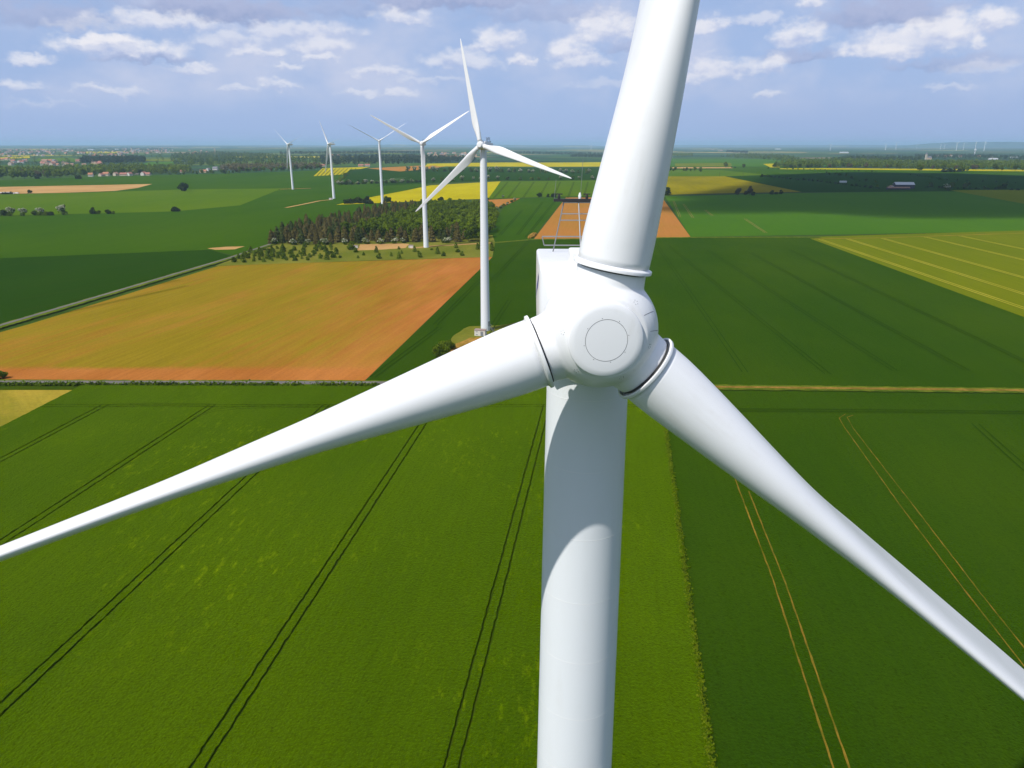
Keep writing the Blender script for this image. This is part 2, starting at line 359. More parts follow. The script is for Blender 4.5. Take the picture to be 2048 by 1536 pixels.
# brown field with seedlings coming through
def seedling_mat():
    m, nt, b = new_mat('seeded_brown_soil')
    t = N(nt, 'ShaderNodeTexCoord'); P = t.outputs['Object']
    rot = N(nt, 'ShaderNodeMapping'); rot.inputs['Rotation'].default_value = (0, 0, R(12)); L(nt, P, rot.inputs[0])
    st = N(nt, 'ShaderNodeMapping'); st.inputs['Scale'].default_value = (0.30, 0.012, 1); L(nt, rot.outputs[0], st.inputs[0])
    br = N(nt, 'ShaderNodeMapping'); br.inputs['Scale'].default_value = (0.016, 0.006, 1); L(nt, rot.outputs[0], br.inputs[0])
    sx = N(nt, 'ShaderNodeSeparateXYZ'); L(nt, P, sx.inputs[0])
    west = RANGE(nt, M(nt, 'ADD', sx.outputs[0], M(nt, 'MULTIPLY', sx.outputs[1], -0.12)), -90.0, -185.0, 0.0, 0.8, True)
    head = RANGE(nt, sx.outputs[1], 258.0, 264.0, 0.0, 1.0)
    g = M(nt, 'ADD', M(nt, 'MULTIPLY', RANGE(nt, NOISE(nt, br.outputs[0], 1.0, 5, 0.6), 0.35, 0.7), 0.7), M(nt, 'SUBTRACT', west, 0.12))
    g = M(nt, 'MULTIPLY', M(nt, 'ADD', g, M(nt, 'MULTIPLY', M(nt, 'SUBTRACT', NOISE(nt, st.outputs[0], 1.0, 4, 0.7), 0.5), 1.5)), head, clamp=True)
    soil = MIX(nt, RANGE(nt, NOISE(nt, br.outputs[0], 2.3, 4, 0.6), 0.35, 0.65), (0.31, 0.108, 0.020), (0.40, 0.150, 0.034))
    c = MIX(nt, M(nt, 'MULTIPLY', g, 0.80), soil, (0.180, 0.160, 0.004))
    c = MIX(nt, RANGE(nt, NOISE(nt, st.outputs[0], 0.8, 5, 0.7), 0.60, 0.80, 0.0, 0.5), c, (0.11, 0.145, 0.005))
    ff = NOISE(nt, P, 1.0, 3, 0.7)
    hsv = N(nt, 'ShaderNodeHueSaturation'); L(nt, c, hsv.inputs['Color']); L(nt, M(nt, 'ADD', RANGE(nt, ff, 0.2, 0.8, 0.70, 1.1), RANGE(nt, NOISE(nt, st.outputs[0], 2.0, 3, 0.6), 0.3, 0.7, 0.0, 0.22)), hsv.inputs['Value'])
    L(nt, hsv.outputs[0], b.inputs['Base Color']); b.inputs['Roughness'].default_value = 0.9; b.inputs['Specular IOR Level'].default_value = 0.0
    return m
FM['seed'] = seedling_mat()
# far country: a patchwork of distant fields
def country_mat():
    m, nt, b = new_mat('open_country')
    t = N(nt, 'ShaderNodeTexCoord'); P = t.outputs['Object']
    mp = N(nt, 'ShaderNodeMapping'); mp.inputs['Rotation'].default_value = (0, 0, R(9)); mp.inputs['Scale'].default_value = (1 / 620, 1 / 430, 0); L(nt, P, mp.inputs[0])
    vo = N(nt, 'ShaderNodeTexVoronoi', voronoi_dimensions='2D', distance='CHEBYCHEV', i={'Scale': 1.0, 'Randomness': 0.75}); L(nt, mp.outputs[0], vo.inputs['Vector'])
    sc = N(nt, 'ShaderNodeSeparateColor'); L(nt, vo.outputs['Color'], sc.inputs[0])
    rp = N(nt, 'ShaderNodeValToRGB'); rp.color_ramp.interpolation = 'CONSTANT'
    els = rp.color_ramp.elements
    pal = [(0.0, (0.024, 0.066, 0.012)), (0.22, (0.05, 0.10, 0.010)), (0.42, (0.032, 0.085, 0.018)), (0.58, (0.085, 0.12, 0.010)), (0.70, (0.02, 0.05, 0.01)), (0.84, (0.30, 0.22, 0.09)), (0.90, (0.38, 0.32, 0.012)), (0.94, (0.035, 0.075, 0.012))]
    els[0].position, els[0].color = pal[0][0], (*pal[0][1], 1); els[1].position, els[1].color = pal[1][0], (*pal[1][1], 1)
    for p_, c_ in pal[2:]:
        e = els.new(p_); e.color = (*c_, 1)
    L(nt, sc.outputs[0], rp.inputs[0])
    wood = RANGE(nt, NOISE(nt, P, 0.0011, 5, 0.6), 0.55, 0.58)
    ln = N(nt, 'ShaderNodeVectorMath', operation='LENGTH'); L(nt, P, ln.inputs[0])
    far = RANGE(nt, ln.outputs['Value'], 1500, 2300)
    c = MIX(nt, M(nt, 'MULTIPLY', wood, far), rp.outputs[0], (0.028, 0.052, 0.022))
    c = MIX(nt, far, (0.035, 0.07, 0.004), c)
    f = NOISE(nt, P, 0.03, 5, 0.65)
    hsv = N(nt, 'ShaderNodeHueSaturation'); L(nt, c, hsv.inputs['Color']); L(nt, RANGE(nt, f, 0.25, 0.75, 0.75, 1.25), hsv.inputs['Value'])
    L(nt, hsv.outputs[0], b.inputs['Base Color']); b.inputs['Roughness'].default_value = 0.95; b.inputs['Specular IOR Level'].default_value = 0.05
    return m
COUNTRY = country_mat()

# ------------------------------------------------------------------ ground sheet
def build_ground():
    rings = [0, 60, 150, 300, 500, 750, 1000, 1250, 1400] + [1400 + 90 * k for k in range(1, 30)]
    r = rings[-1]
    while r < 42000: r *= 1.09; rings.append(r)
    n = 240; vs_ = [(0, 0, -0.06)]; fs = []
    for r in rings[1:]:
        for k in range(n):
            a = 2 * math.pi * k / n
            x, y = r * math.sin(a), r * math.cos(a)
            vs_.append((x, y, terr(x, y) - 0.06))
    for k in range(n): fs.append((0, 1 + (k + 1) % n, 1 + k))
    for i in range(len(rings) - 2):
        for k in range(n):
            a = 1 + i * n + k; b = 1 + i * n + (k + 1) % n
            fs.append((a, b, b + n, a + n))
    link('ground', mesh_np('ground', vs_, fs, True), COUNTRY, kind='structure')
build_ground()

_off = [0.0]
def drape(name, pts, mat, off=None, maxlen=60.0, kind='structure'):
    """a field: an outline on the ground, filled and laid on the terrain"""
    if off is None:
        _off[0] += 0.012; off = _off[0]
    pts = [Vector((p[0], p[1], 0)) for p in pts]
    bm = bmesh.new()
    vs_ = [bm.verts.new(p) for p in pts]
    f = bm.faces.new(vs_)
    if f.normal.z < 0 or True:
        f.normal_update()
        if f.normal.z < 0: f.normal_flip()
    if max(p.length for p in pts) > 1350:
        bmesh.ops.triangulate(bm, faces=bm.faces[:])
        for _ in range(9):
            es = [e for e in bm.edges if e.calc_length() > maxlen and max(v.co.length for v in e.verts) > 1300]
            if not es: break
            bmesh.ops.subdivide_edges(bm, edges=es, cuts=1)
            bmesh.ops.triangulate(bm, faces=[f for f in bm.faces if len(f.verts) > 3])
    for v in bm.verts: v.co.z = terr(v.co.x, v.co.y) + off
    me = bpy.data.meshes.new(name); bm.to_mesh(me); bm.free()
    return link(name, me, mat, kind=kind)
def field(name, key, *px, rag=0.0, seg=4.0, off=None):
    pts = [G(*q) for q in px]
    if rag:                          # uneven edge of a standing crop
        out = []
        for i, a in enumerate(pts):
            b = pts[(i + 1) % len(pts)]; n = max(1, int((b - a).length / seg))
            n = min(n, 160)
            nrm = Vector((-(b - a).y, (b - a).x, 0)).normalized()
            for k in range(n):
                t = k / n; out.append(a.lerp(b, t) + (nrm * rng.uniform(-rag, rag) if k else Vector()))
        pts = out
    return drape(name, pts, FM[key], off=off)
_rib = [0.17]
def ribbon(name, key, px, w, off=None, world=False, jit=0.0, high=False):
    c = [Vector((p[0], p[1], 0)) for p in px] if world else [G(*q) for q in px]
    fine = []
    for a, b in zip(c, c[1:]):
        n = max(1, int((b - a).length / (1.6 if jit else 120)))
        for k in range(n): fine.append(a.lerp(b, k / n))
    fine.append(c[-1])
    if off is None:                  # lies close on the near fields, clear of the farther ones
        _rib[0] += 0.0006; off = _rib[0] if max(p.length for p in c) < 1350 and not high else _off[0] + .02 + _rib[0] * .1
    vs_, fs = [], []
    for i, p in enumerate(fine):
        d = (fine[min(i + 1, len(fine) - 1)] - fine[max(i - 1, 0)]).normalized(); nrm = Vector((-d.y, d.x, 0))
        for s in (-1, 1):
            q = p + nrm * s * (w / 2 + (rng.uniform(-jit, jit) if jit else 0)); vs_.append((q.x, q.y, terr(q.x, q.y) + off))
        if i: b = 2 * i; fs.append((b - 2, b, b + 1, b - 1)[::-1])
    me = mesh_np(name, vs_, fs)
    return link(name, me, FM[key], kind='structure')
def tramline(name, key, px, gauge=2.0, w=0.5, jit=0.0, world=False, high=False):
    c = [Vector((p[0], p[1], 0)) for p in px] if world else [G(*q) for q in px]
    for s in (-1, 1):
        cc_ = []
        for i, p in enumerate(c):
            d = (c[min(i + 1, len(c) - 1)] - c[max(i - 1, 0)]).normalized()
            cc_.append(p + Vector((-d.y, d.x, 0)) * s * gauge / 2)
        ribbon(name, key, cc_, w, world=True, jit=jit, high=high)

# big green field and its neighbours
field('green_field', 'deep', (990, 486), (1062, 479), (1381, 475), (1640, 475), (2048, 632), (2400, 772), (2400, 785), (2048, 778), (1440, 774), (730, 764), (985, 514))
field('light_green_field', 'olive', (1620, 477), (2048, 463), (2700, 450), (2700, 790), (2402, 784), (2402, 772), (2048, 634))
field('soil_field', 'seed', (-330, 757), (60, 648), (437, 532), (600, 526), (985, 514), (728, 763))
field('stubble_field', 'straw', (-700, 784), (0, 782), (146, 782), (0, 858), (-700, 1230), off=0.36)
field('green_field', 'mid', (1040, 397), (1132, 394), (1062, 478), (985, 485), (960, 483), (990, 440), (1010, 412))
field('soil_field', 'soil', (1132, 395), (1324, 395), (1381, 474), (1068, 478))
field('clearing_grass', 'scrub', (430, 532), (540, 488), (700, 470), (985, 470), (990, 485), (985, 514), (740, 521), (600, 526))
field('turbine_pad', 'sand', (720, 489), (800, 487), (818, 488), (812, 496), (770, 499), (713, 501), rag=0.5)
field('turbine_pad', 'scrub', (912, 668), (938, 653), (1000, 651), (1045, 643), (1060, 680), (1000, 715), (892, 728), (874, 712), rag=0.8)
field('soil_patch', 'dirt', (905, 690), (940, 676), (985, 672), (1010, 690), (960, 712), (890, 716), rag=0.5)
field('green_field', 'dark', (-420, 530), (0, 516), (420, 500), (468, 514), (0, 649), (-420, 775))
field('green_field', 'teal', (1330, 393), (1605, 386), (1900, 382), (2400, 410), (2400, 458), (2048, 463), (1381, 474))
# far and middle fields, far ones first
field('green_field', 'mid', (-250, 372), (-250, 362), (0, 361), (130, 356), (300, 351), (560, 344), (640, 341), (720, 340), (700, 372), (640, 380), (560, 379), (180, 384))
field('soil_field', 'sand', (-200, 374), (0, 374), (305, 368), (275, 376), (230, 382), (120, 386), (0, 388), (-200, 390))
field('green_field', 'light', (-250, 392), (0, 389), (180, 385), (370, 379), (560, 377), (640, 379), (480, 411), (350, 423), (0, 432), (-250, 436))
field('green_field', 'mid', (560, 378), (690, 372), (760, 364), (862, 368), (690, 409), (740, 408), (560, 420), (480, 411))
field('green_field', 'mid', (-280, 437), (0, 432), (350, 423), (480, 411), (700, 404), (800, 404), (760, 440), (540, 490), (470, 512), (420, 500), (0, 517), (-280, 525))
field('soil_patch', 'sand', (415, 497), (450, 494), (490, 493), (470, 499), (430, 500), rag=0.6)
field('green_field', 'dark', (700, 337), (860, 336), (1250, 335), (1250, 349), (1100, 349), (820, 353), (700, 368), (688, 366))
field('rapeseed_field', 'rape', (645, 336.5), (740, 334), (722, 338), (700, 339), (690, 349), (627, 352.5))
field('soil_field', 'soil', (735, 337), (850, 331), (905, 331), (850, 339), (800, 343))
field('rapeseed_field', 'rape', (855, 327.5), (1000, 325), (1300, 323), (1300, 332), (850, 333))
field('green_field', 'dark', (820, 353), (1100, 349), (1250, 349), (1250, 361), (1000, 361), (830, 368), (750, 373))
field('rapeseed_field', 'rape', (672, 410), (740, 395), (860, 371), (1001, 363), (976, 398), (900, 400), (790, 405))
field('green_field', 'light', (1001, 363), (1240, 360), (1230, 393), (1128, 393), (976, 398))
field('soil_patch', 'soil', (976, 400), (1040, 397), (1010, 412), (990, 416))
# right-hand far side
field('green_field', 'teal', (1240, 318), (1700, 318), (1700, 333), (1240, 333))
field('green_field', 'mid', (1240, 333), (1560, 333), (1700, 337), (2300, 343), (2300, 362), (1700, 353), (1450, 352), (1240, 352))
field('soil_strip', 'sand', (1340, 334.5), (1462, 334.5), (1466, 336.5), (1345, 337))
field('yellow_green_field', 'olive', (1350, 327), (1462, 326), (1464, 333), (1350, 333))
field('rapeseed_field', 'rape', (1526, 328), (1553, 327), (1560, 335), (1541, 335))
field('rapeseed_field', 'rape', (1560, 337), (1700, 336.5), (2300, 342), (2300, 345.5), (1700, 339.3), (1560, 338.5))
field('green_field', 'light', (1240, 340), (1440, 340), (1535, 350), (1450, 354), (1240, 354))
field('green_field', 'dark', (1450, 353), (1700, 345), (1900, 347), (2400, 362), (2400, 392), (1900, 383), (1605, 385))
field('fading_rapeseed_field', 'mustard', (1240, 353), (1450, 353), (1602, 384), (1400, 388), (1240, 393))
field('yellow_green_field', 'olive', (1900, 381), (2400, 377), (2400, 452), (2048, 408))
# near field edges in ground coordinates
LANE = [G(*q) for q in ((740, 768.5), (1100, 773), (1440, 777), (2048, 784), (2600, 793))]
GY0, GY1 = -140.0, 238.6
pA, pB = G(1330, 850), G(1424, 1536)
def edge_x(y): return pA.x + (pB.x - pA.x) * (y - pA.y) / (pB.y - pA.y)
drape('dark_green_field', [(edge_x(GY1) - .3, LANE[1].y - 1.6), (LANE[2].x, LANE[2].y - 2.2), (LANE[3].x, LANE[3].y - 2.2), (LANE[4].x, LANE[4].y - 2.2), (500, GY0), (edge_x(GY0) - .3, GY0)], FM['deep'], off=0.25)
# roads and verges
ribbon('grass_verge', 'verge', [(-500, 766.5), (0, 767), (740, 768.5), (1100, 773), (1440, 777), (2048, 784), (2600, 793)], 5.4, off=0.58, jit=0.4)
ribbon('road', 'asphalt', [(-500, 767), (0, 767.5), (740, 769), (1010, 771.5)], 3.3, off=0.66)
for s in (0.0, 1.0):
    ribbon('farm_track', 'dirt', [(1005, 771 + 1.8 * s), (1440, 776.2 + 1.8 * s), (2048, 783 + 2.2 * s), (2600, 791 + 2.2 * s)], 0.75, off=0.67, jit=0.12)
ribbon('grass_verge', 'verge', [(-420, 783), (0, 655), (455, 519.5), (545, 489)], 6.5, off=0.66, jit=0.5)
ribbon('road', 'asphalt', [(-420, 781), (0, 653.5), (455, 518.5), (545, 488)], 2.5, off=0.70)
ribbon('grass_verge', 'verge', [(985, 486), (1062, 479.5), (1381, 475), (1640, 474.5)], 6.0, jit=0.6)
ribbon('grass_verge', 'olive', [(1640, 475.5), (2048, 463), (2400, 452)], 12.0, jit=0.6)
ribbon('farm_track', 'sand', [(572, 416), (612, 408), (640, 402), (662, 400)], 5.0, high=True)
ribbon('farm_track', 'sand', [(560, 379), (583, 378), (622, 377)], 6.0)
ribbon('farm_track', 'sand', [(820, 497), (870, 492), (985, 486)], 5.0)
# hard standing at the second turbine

# wheel tracks in the farther fields
for a, b in (((1305, 478), (1490, 745)), ((1335, 490), (1655, 748)), ((1415, 500), (1790, 742)), ((1500, 505), (1935, 742)), ((1580, 500), (2060, 728)), ((1020, 600), (960, 690)), ((1060, 480), (985, 560)), ((870, 650), (975, 545)), ((880, 655), (745, 755))):
    tramline('wheel_track', 'faint', [a, b], 2.0, 0.40)
for a, b in (((1640, 479), (2060, 621)), ((1695, 478), (2060, 592)), ((1765, 477), (2060, 559)), ((1850, 474), (2060, 523)), ((1920, 472), (2060, 501))):
    tramline('wheel_track', 'pale', [a, b], 2.6, 1.2)
ribbon('headland_strip', 'straw', [(1630, 478), (1760, 476), (2060, 466)], 3.0)
for u in (1010, 1035, 1062, 1090, 1115, 1142, 1170):
    tramline('wheel_track', 'track', [(u + 6, 364), (u - 22 + (u - 1010) * .12, 396)], 2.0, 0.9, high=True)
for a, b in (((1045, 420), (1000, 470)), ((1085, 405), (1035, 470)), ((1110, 402), (1052, 475))):
    tramline('wheel_track', 'faint', [a, b], 2.0, 0.6)
for k in range(6):
    tramline('wheel_track', 'track', [(20, 530 + 24 * k), (300 + 15 * k, 512 + 12 * k)], 2.0, 0.35)
for a, b in (((1347, 402), (1360, 434)), ((1367, 408), (1386, 436)), ((1410, 420), (1425, 432)), ((1490, 438), (1532, 466))):
    tramline('wheel_track', 'sand', [a, b], 2.0, 0.3)
for k in range(9):
    a, b = G(648 + 8 * k, 337), G(634 + 7.5 * k, 352)
    ribbon('wheel_track', 'track', [a, b], 2.2, world=True, jit=0.8)
# dry wheel tracks in the dark green field on the right
for pts in ([(1470, 960), (1545, 1160), (1665, 1536), (1740, 1790)], [(1497, 984), (1575, 1180), (1697, 1536), (1780, 1790)]):
    ribbon('wheel_track', 'rut', [G(*q) for q in pts], 0.29, off=0.29, world=True, jit=0.07)
for pts in ([(1691, 829), (1678, 838), (1690, 858), (1800, 1013), (1925, 1178), (2080, 1376)], [(1706, 832), (1694, 836), (1706, 858), (1830, 1018), (1960, 1188), (2110, 1376)]):
    ribbon('wheel_track', 'rut', [G(*q) for q in pts], 0.23, off=0.29, world=True, jit=0.06)
tramline('wheel_track', 'faint', [(1440, 822), (1760, 824), (2100, 828)], 2.0, 0.35, high=True)
tramline('wheel_track', 'faint', [(1950, 850), (2100, 985)], 1.9, 0.3, high=True)

# ------------------------------------------------------------------ near barley field: a standing crop 0.6 m deep, cut by open wheel tracks
def near_field():
    zt = 0.62
    drape('field_soil', [(-420, GY1 + 4), (edge_x(GY1), GY1 + 4), (edge_x(GY0), GY0), (-420, GY0)], FM['track'], off=0.30)
    cut = [G(146, 783), G(0, 858), G(-700, 1226)]
    outline = [Vector((edge_x(GY1), GY1, 0)), Vector((edge_x(GY0), GY0, 0)), Vector((-420, GY0, 0)), Vector((-420, cut[2].y - 60, 0)), cut[1].copy(), cut[0].copy(), Vector((cut[0].x, GY1, 0))]
    bm = bmesh.new(); bm.faces.new([bm.verts.new(p) for p in outline])
    def bis(p, d):
        nrm = Vector((-d[1], d[0], 0)).normalized()
        bmesh.ops.bisect_plane(bm, geom=bm.verts[:] + bm.edges[:] + bm.faces[:], plane_co=p, plane_no=nrm, dist=1e-4)
        return nrm
    head = G(400, 815)
    tracks = [((0, 925), (205, 816)), ((0, 1092), (392, 835)), ((0, 1427), (500, 957)), ((400, 1536), (848, 848)), ((905, 1536), (1076, 880))]
    bands = []
    for s in (-1, 1):                              # headland pair, across
        for w in (-1, 1):
            bis((0, head.y + s * 0.95 + w * 0.2, 0), (1, 0.0))
        bands.append(('h', head.y + s * 0.95))
    for (a, b) in tracks:
        a, b = G(*a), G(*b); d = (b - a).normalized(); nrm = Vector((-d.y, d.x, 0))
        for s in (-1, 1):
            for w in (-1, 1): bis(a + nrm * (s * 1.0 + w * 0.21), d)
            bands.append(('l', a + nrm * s * 1.0, nrm))
    kill = []
    for f in bm.faces:
        c = f.calc_center_median()
        for b in bands:
            if b[0] == 'h':
                if abs(c.y - b[1]) < 0.19 and c.x > -150: kill.append(f); break
            elif abs((c - b[1]).dot(b[2])) < 0.20 and c.y < head.y + 0.7: kill.append(f); break
    bmesh.ops.delete(bm, geom=kill, context='FACES')
    # merge back the pieces that no track separates is not needed: they are flush neighbours
    for _ in range(9):
        es = [e for e in bm.edges if len(e.link_faces) == 1 and e.calc_length() > 1.4 and min(v.co.length for v in e.verts) < 420]
        if not es: break
        bmesh.ops.subdivide_edges(bm, edges=es, cuts=1)
    for v in bm.verts:
        v.co.z = zt
        if any(len(e.link_faces) == 1 for e in v.link_edges):
            big = abs(v.co.x - edge_x(v.co.y)) < 0.3
            v.co.x += rng.gauss(0, 0.45 if big else 0.07); v.co.y += rng.gauss(0, 0.07)
    be = [e for e in bm.edges if len(e.link_faces) == 1]
    r = bmesh.ops.extrude_edge_only(bm, edges=be)
    for v in [g for g in r['geom'] if isinstance(g, bmesh.types.BMVert)]: v.co.z = 0.305
    bmesh.ops.recalc_face_normals(bm, faces=bm.faces[:])
    me = bpy.data.meshes.new('barley_field'); bm.to_mesh(me); bm.free()
    link('barley_field', me, FM['lime'], kind='structure')
near_field()
for pts in ([(384, 840), (430, 824), (490, 818), (640, 816), (800, 819)], [(196, 821), (225, 814), (300, 812), (430, 814)]):
    c = [G(*q) for q in pts]
    for s_ in (-1, 1): ribbon('wheel_track', 'track', [p + Vector((0, s_, 0)) for p in c], .36, off=.635, world=True, jit=.08)

# ------------------------------------------------------------------ wind turbines
def foil(w, chord, th, n=40):
    """closed section: x towards the leading edge, y thickness; w 0 ellipse .. 1 aerofoil"""
    out = []
    for k in range(n):
        a = 2 * math.pi * k / n
        x = 0.5 * (1 - math.cos(a)); s = 1 if a < math.pi else -1
        yt = 5 * th * (0.2969 * math.sqrt(max(x, 0)) - 0.1260 * x - 0.3516 * x ** 2 + 0.2843 * x ** 3 - 0.1030 * x ** 4)
        ax_ = (0.32 - x) * chord; ay = s * yt + 0.03 * math.sin(math.pi * x) * chord
        out.append((math.cos(a) * 0.5 * chord * (1 - w) + ax_ * w, math.sin(a) * 0.5 * th * (1 - w) + ay * w))
    return out
STN = [  # radius, chord, thickness, twist, blend
    (1.80, 1.92, 1.92, 8, 0), (2.6, 1.93, 1.90, 8, 0), (3.6, 2.00, 1.78, 8, .06), (4.8, 2.15, 1.60, 8.5, .2), (6.0, 2.34, 1.40, 9, .4), (7.2, 2.52, 1.19, 9.3, .6), (8.4, 2.63, 1.00, 9.3, .78), (9.6, 2.66, .86, 9, .9),
    (11, 2.60, .71, 8.2, 1), (12.5, 2.50, .58, 7.4, 1), (15, 2.32, .475, 6, 1), (18.6, 2.08, .39, 4.4, 1), (22, 1.86, .33, 3.4, 1), (28, 1.55, .27, 2.2, 1), (34, 1.27, .22, 1.1, 1), (40, .98, .165, .3, 1), (44.5, .74, .12, 0, 1), (47, .52, .085, 0, 1), (48.4, .30, .05, 0, 1), (49.0, .07, .012, 0, 1)]
def refine_stations(k):           # smooth curve through the stations
    out = []; n = len(STN)
    for i in range(n - 1):
        p = [STN[max(0, i - 1)], STN[i], STN[i + 1], STN[min(n - 1, i + 2)]]
        h = p[2][0] - p[1][0]
        for q in range(k):
            t = q / k; row = []
            for j in range(5):
                m0 = (p[2][j] - p[0][j]) / max(1e-6, p[2][0] - p[0][0]) * h; m1 = (p[3][j] - p[1][j]) / max(1e-6, p[3][0] - p[1][0]) * h
                row.append((2 * t ** 3 - 3 * t ** 2 + 1) * p[1][j] + (t ** 3 - 2 * t ** 2 + t) * m0 + (-2 * t ** 3 + 3 * t ** 2) * p[2][j] + (t ** 3 - t ** 2) * m1)
            row[4] = min(1, max(0, row[4])); row[0] = p[1][0] + h * t
            out.append(tuple(row))
    return out + [STN[-1]]
_cache = {}
def blade_mesh(detail, thick=1.0):
    key = ('blade', detail, thick)
    if key in _cache: return _cache[key]
    n = 48 if detail else 16
    vs_, fs = [], []
    st = refine_stations(4) if detail else STN
    # smooth the interpolated quantities a little
    for i, (r, c, t, tw, w) in enumerate(st):
        if not detail: c = c * (1 + .3 * w)
        for (x, y) in foil(w, c, t * thick, n):
            a = R(-tw); xx = x * math.cos(a) - y * math.sin(a); yy_ = x * math.sin(a) + y * math.cos(a)
            vs_.append((xx, yy_, r))
        if i:
            for k in range(n):
                a = (i - 1) * n + k; b = (i - 1) * n + (k + 1) % n
                fs.append((a, b, b + n, a + n))
    fs.append(tuple(reversed(range(n)))); fs.append(tuple(len(vs_) - n + k for k in range(n)))
    me = mesh_np('blade', vs_, fs, True)
    bm = bmesh.new(); bm.from_mesh(me); bmesh.ops.recalc_face_normals(bm, faces=bm.faces[:]); bm.to_mesh(me); bm.free()
    _cache[key] = me
    return me
def nacelle_mesh(detail):
    key = ('nac', detail)
    if key in _cache: return _cache[key]
    # stations along +Y (to the rear): y, half width, top, bottom, corner radius
    S = [(1.25, 1.20, 1.20, -1.30, .8), (1.55, 1.36, 1.40, -1.50, .30), (1.70, 1.44, 1.44, -1.60, .13), (2.2, 1.47, 1.46, -1.66, .10), (5.0, 1.47, 1.22, -1.66, .10), (8.0, 1.46, .96, -1.40, .10), (10.6, 1.45, 0.74, -1.00, .12), (10.95, 1.38, 0.66, -.86, .3), (11.05, 1.1, 0.42, -.65, .3)]
    nc = 6 if detail else 2
    vs_, fs = [], []; n = 4 * (nc + 1)
    for i, (y, hw, tp, bt, cr) in enumerate(S):
        for q, (sx, sz) in enumerate(((1, 1), (-1, 1), (-1, -1), (1, -1))):
            cx = sx * (hw - cr); cz = (tp - cr) if sz > 0 else (bt + cr)
            for k in range(nc + 1):
                a = q * math.pi / 2 + (math.pi / 2) * k / nc
                vs_.append((cx + cr * math.cos(a) - (.15 if detail else 0), y, cz + cr * math.sin(a)))
        if i:
            for k in range(n):
                a = (i - 1) * n + k; b = (i - 1) * n + (k + 1) % n
                fs.append((a, a + n, b + n, b))
    fs.append(tuple(range(n))); fs.append(tuple(reversed([len(vs_) - n + k for k in range(n)])))
    m = MB(); m.add(vs_, fs); me = m.mesh('nacelle', 35)
    _cache[key] = me
    return me
def hub_mesh(detail):
    key = ('hub', detail)
    if key in _cache: return _cache[key]
    m = MB(); ns = 64 if detail else 20
    prof = [(-1.45, 1.0), (-1.42, 1.12)]
    for k in range(0, 15):
        a = -1.05 + k * (0.865 + 1.05) / 14
        prof.append((1.6 * math.sin(a), 1.6 * math.cos(a)))
    m.lathe(prof, (0, 0, 0), (0, -1, 0), ns)
    for k in range(3):
        a = 2 * math.pi * k / 3
        d = Vector((math.sin(a), 0, math.cos(a)))
        m.lathe([(0.6, 1.0), (1.1, 0.97), (1.50, 0.935), (1.692, 0.93)], (0, 0, 0), d, 48 if detail else 16)
    me = m.mesh('hub', 40); _cache[key] = me
    return me
def mast_parts(parent, detail):
    """met mast on the rear of the nacelle roof: tube frame, hoop rails, top beam and instruments"""
    y = 8.6; zb = 0.86
    r = 0.024 if detail else 0.07
    legs = [[(-1.0, y, zb), (-0.62, y + .05, zb + 1.86)], [(1.0, y, zb), (0.62, y + .05, zb + 1.86)], [(0.0, y - 1.1, zb + 0.1), (-0.06, y, zb + 1.86)]]
    root = link('weather_mast', MB().tube([(-0.66, y + .05, zb + 1.88), (0.66, y + .05, zb + 1.88)], r * 1.2).mesh('mast_crossbar', 40), STEEL, parent)
    for l in legs: link('mast_leg', MB().tube(l, r).mesh('mast_leg', 40), STEEL, root)
    for (x0, x1, z) in ((-.69, .69, 1.46), (-.75, .75, 1.22)):
        link('mast_rung', MB().tube([(x0, y + .03, zb + z), (x1, y + .03, zb + z)], r * .9).mesh('mast_rung', 40), STEEL, root)
    link('guard_rail', MB().tube([(-1.42, y - .2, zb + .64), (1.42, y - .2, zb + .64)], r).tube([(-1.42, y - .2, zb + .64), (-1.34, y - .25, zb + .32)], r * .9).tube([(1.42, y - .2, zb + .64), (1.34, y - .25, zb + .32)], r * .9).tube([(-1.34, y - .25, zb + .32), (1.34, y - .25, zb + .32)], r).mesh('guard_rail', 40), STEEL, root)
    link('instrument_beam', MB().box((0, y + .05, zb + 1.96), (2.0, 0.22, 0.10)).mesh('instrument_beam'), DARK, root)
    for x, h in ((-.80, .16), (-.02, .22), (.24, .16), (.80, .16)):
        a = MB().lathe([(0, .05), (h * .5, .06), (h, .03)], (x, y + .05, zb + 2.01), (0, 0, 1), 10)
        if h < .2: a.tube([(x - .10, y + .05, zb + 2.02 + h), (x + .10, y + .05, zb + 2.02 + h)], .022, 6).lathe([(0, .035), (.04, .035)], (x - .1, y + .05, zb + 2.00 + h), (0, 0, 1), 8).lathe([(0, .035), (.04, .035)], (x + .1, y + .05, zb + 2.00 + h), (0, 0, 1), 8)
        link('wind_sensor', a.mesh('wind_sensor', 40), PAINT if h > .2 else DARK, root)
    if detail:
        for x, z1 in ((-.98, .72), (-.0, 1.45), (.98, .72)):
            link('lightning_rod', MB().tube([(x, y + .05, zb + 1.98), (x + .06, y + .05, zb + 1.98 + z1)], .007, 6).mesh('lightning_rod'), STEEL, root)
    return root
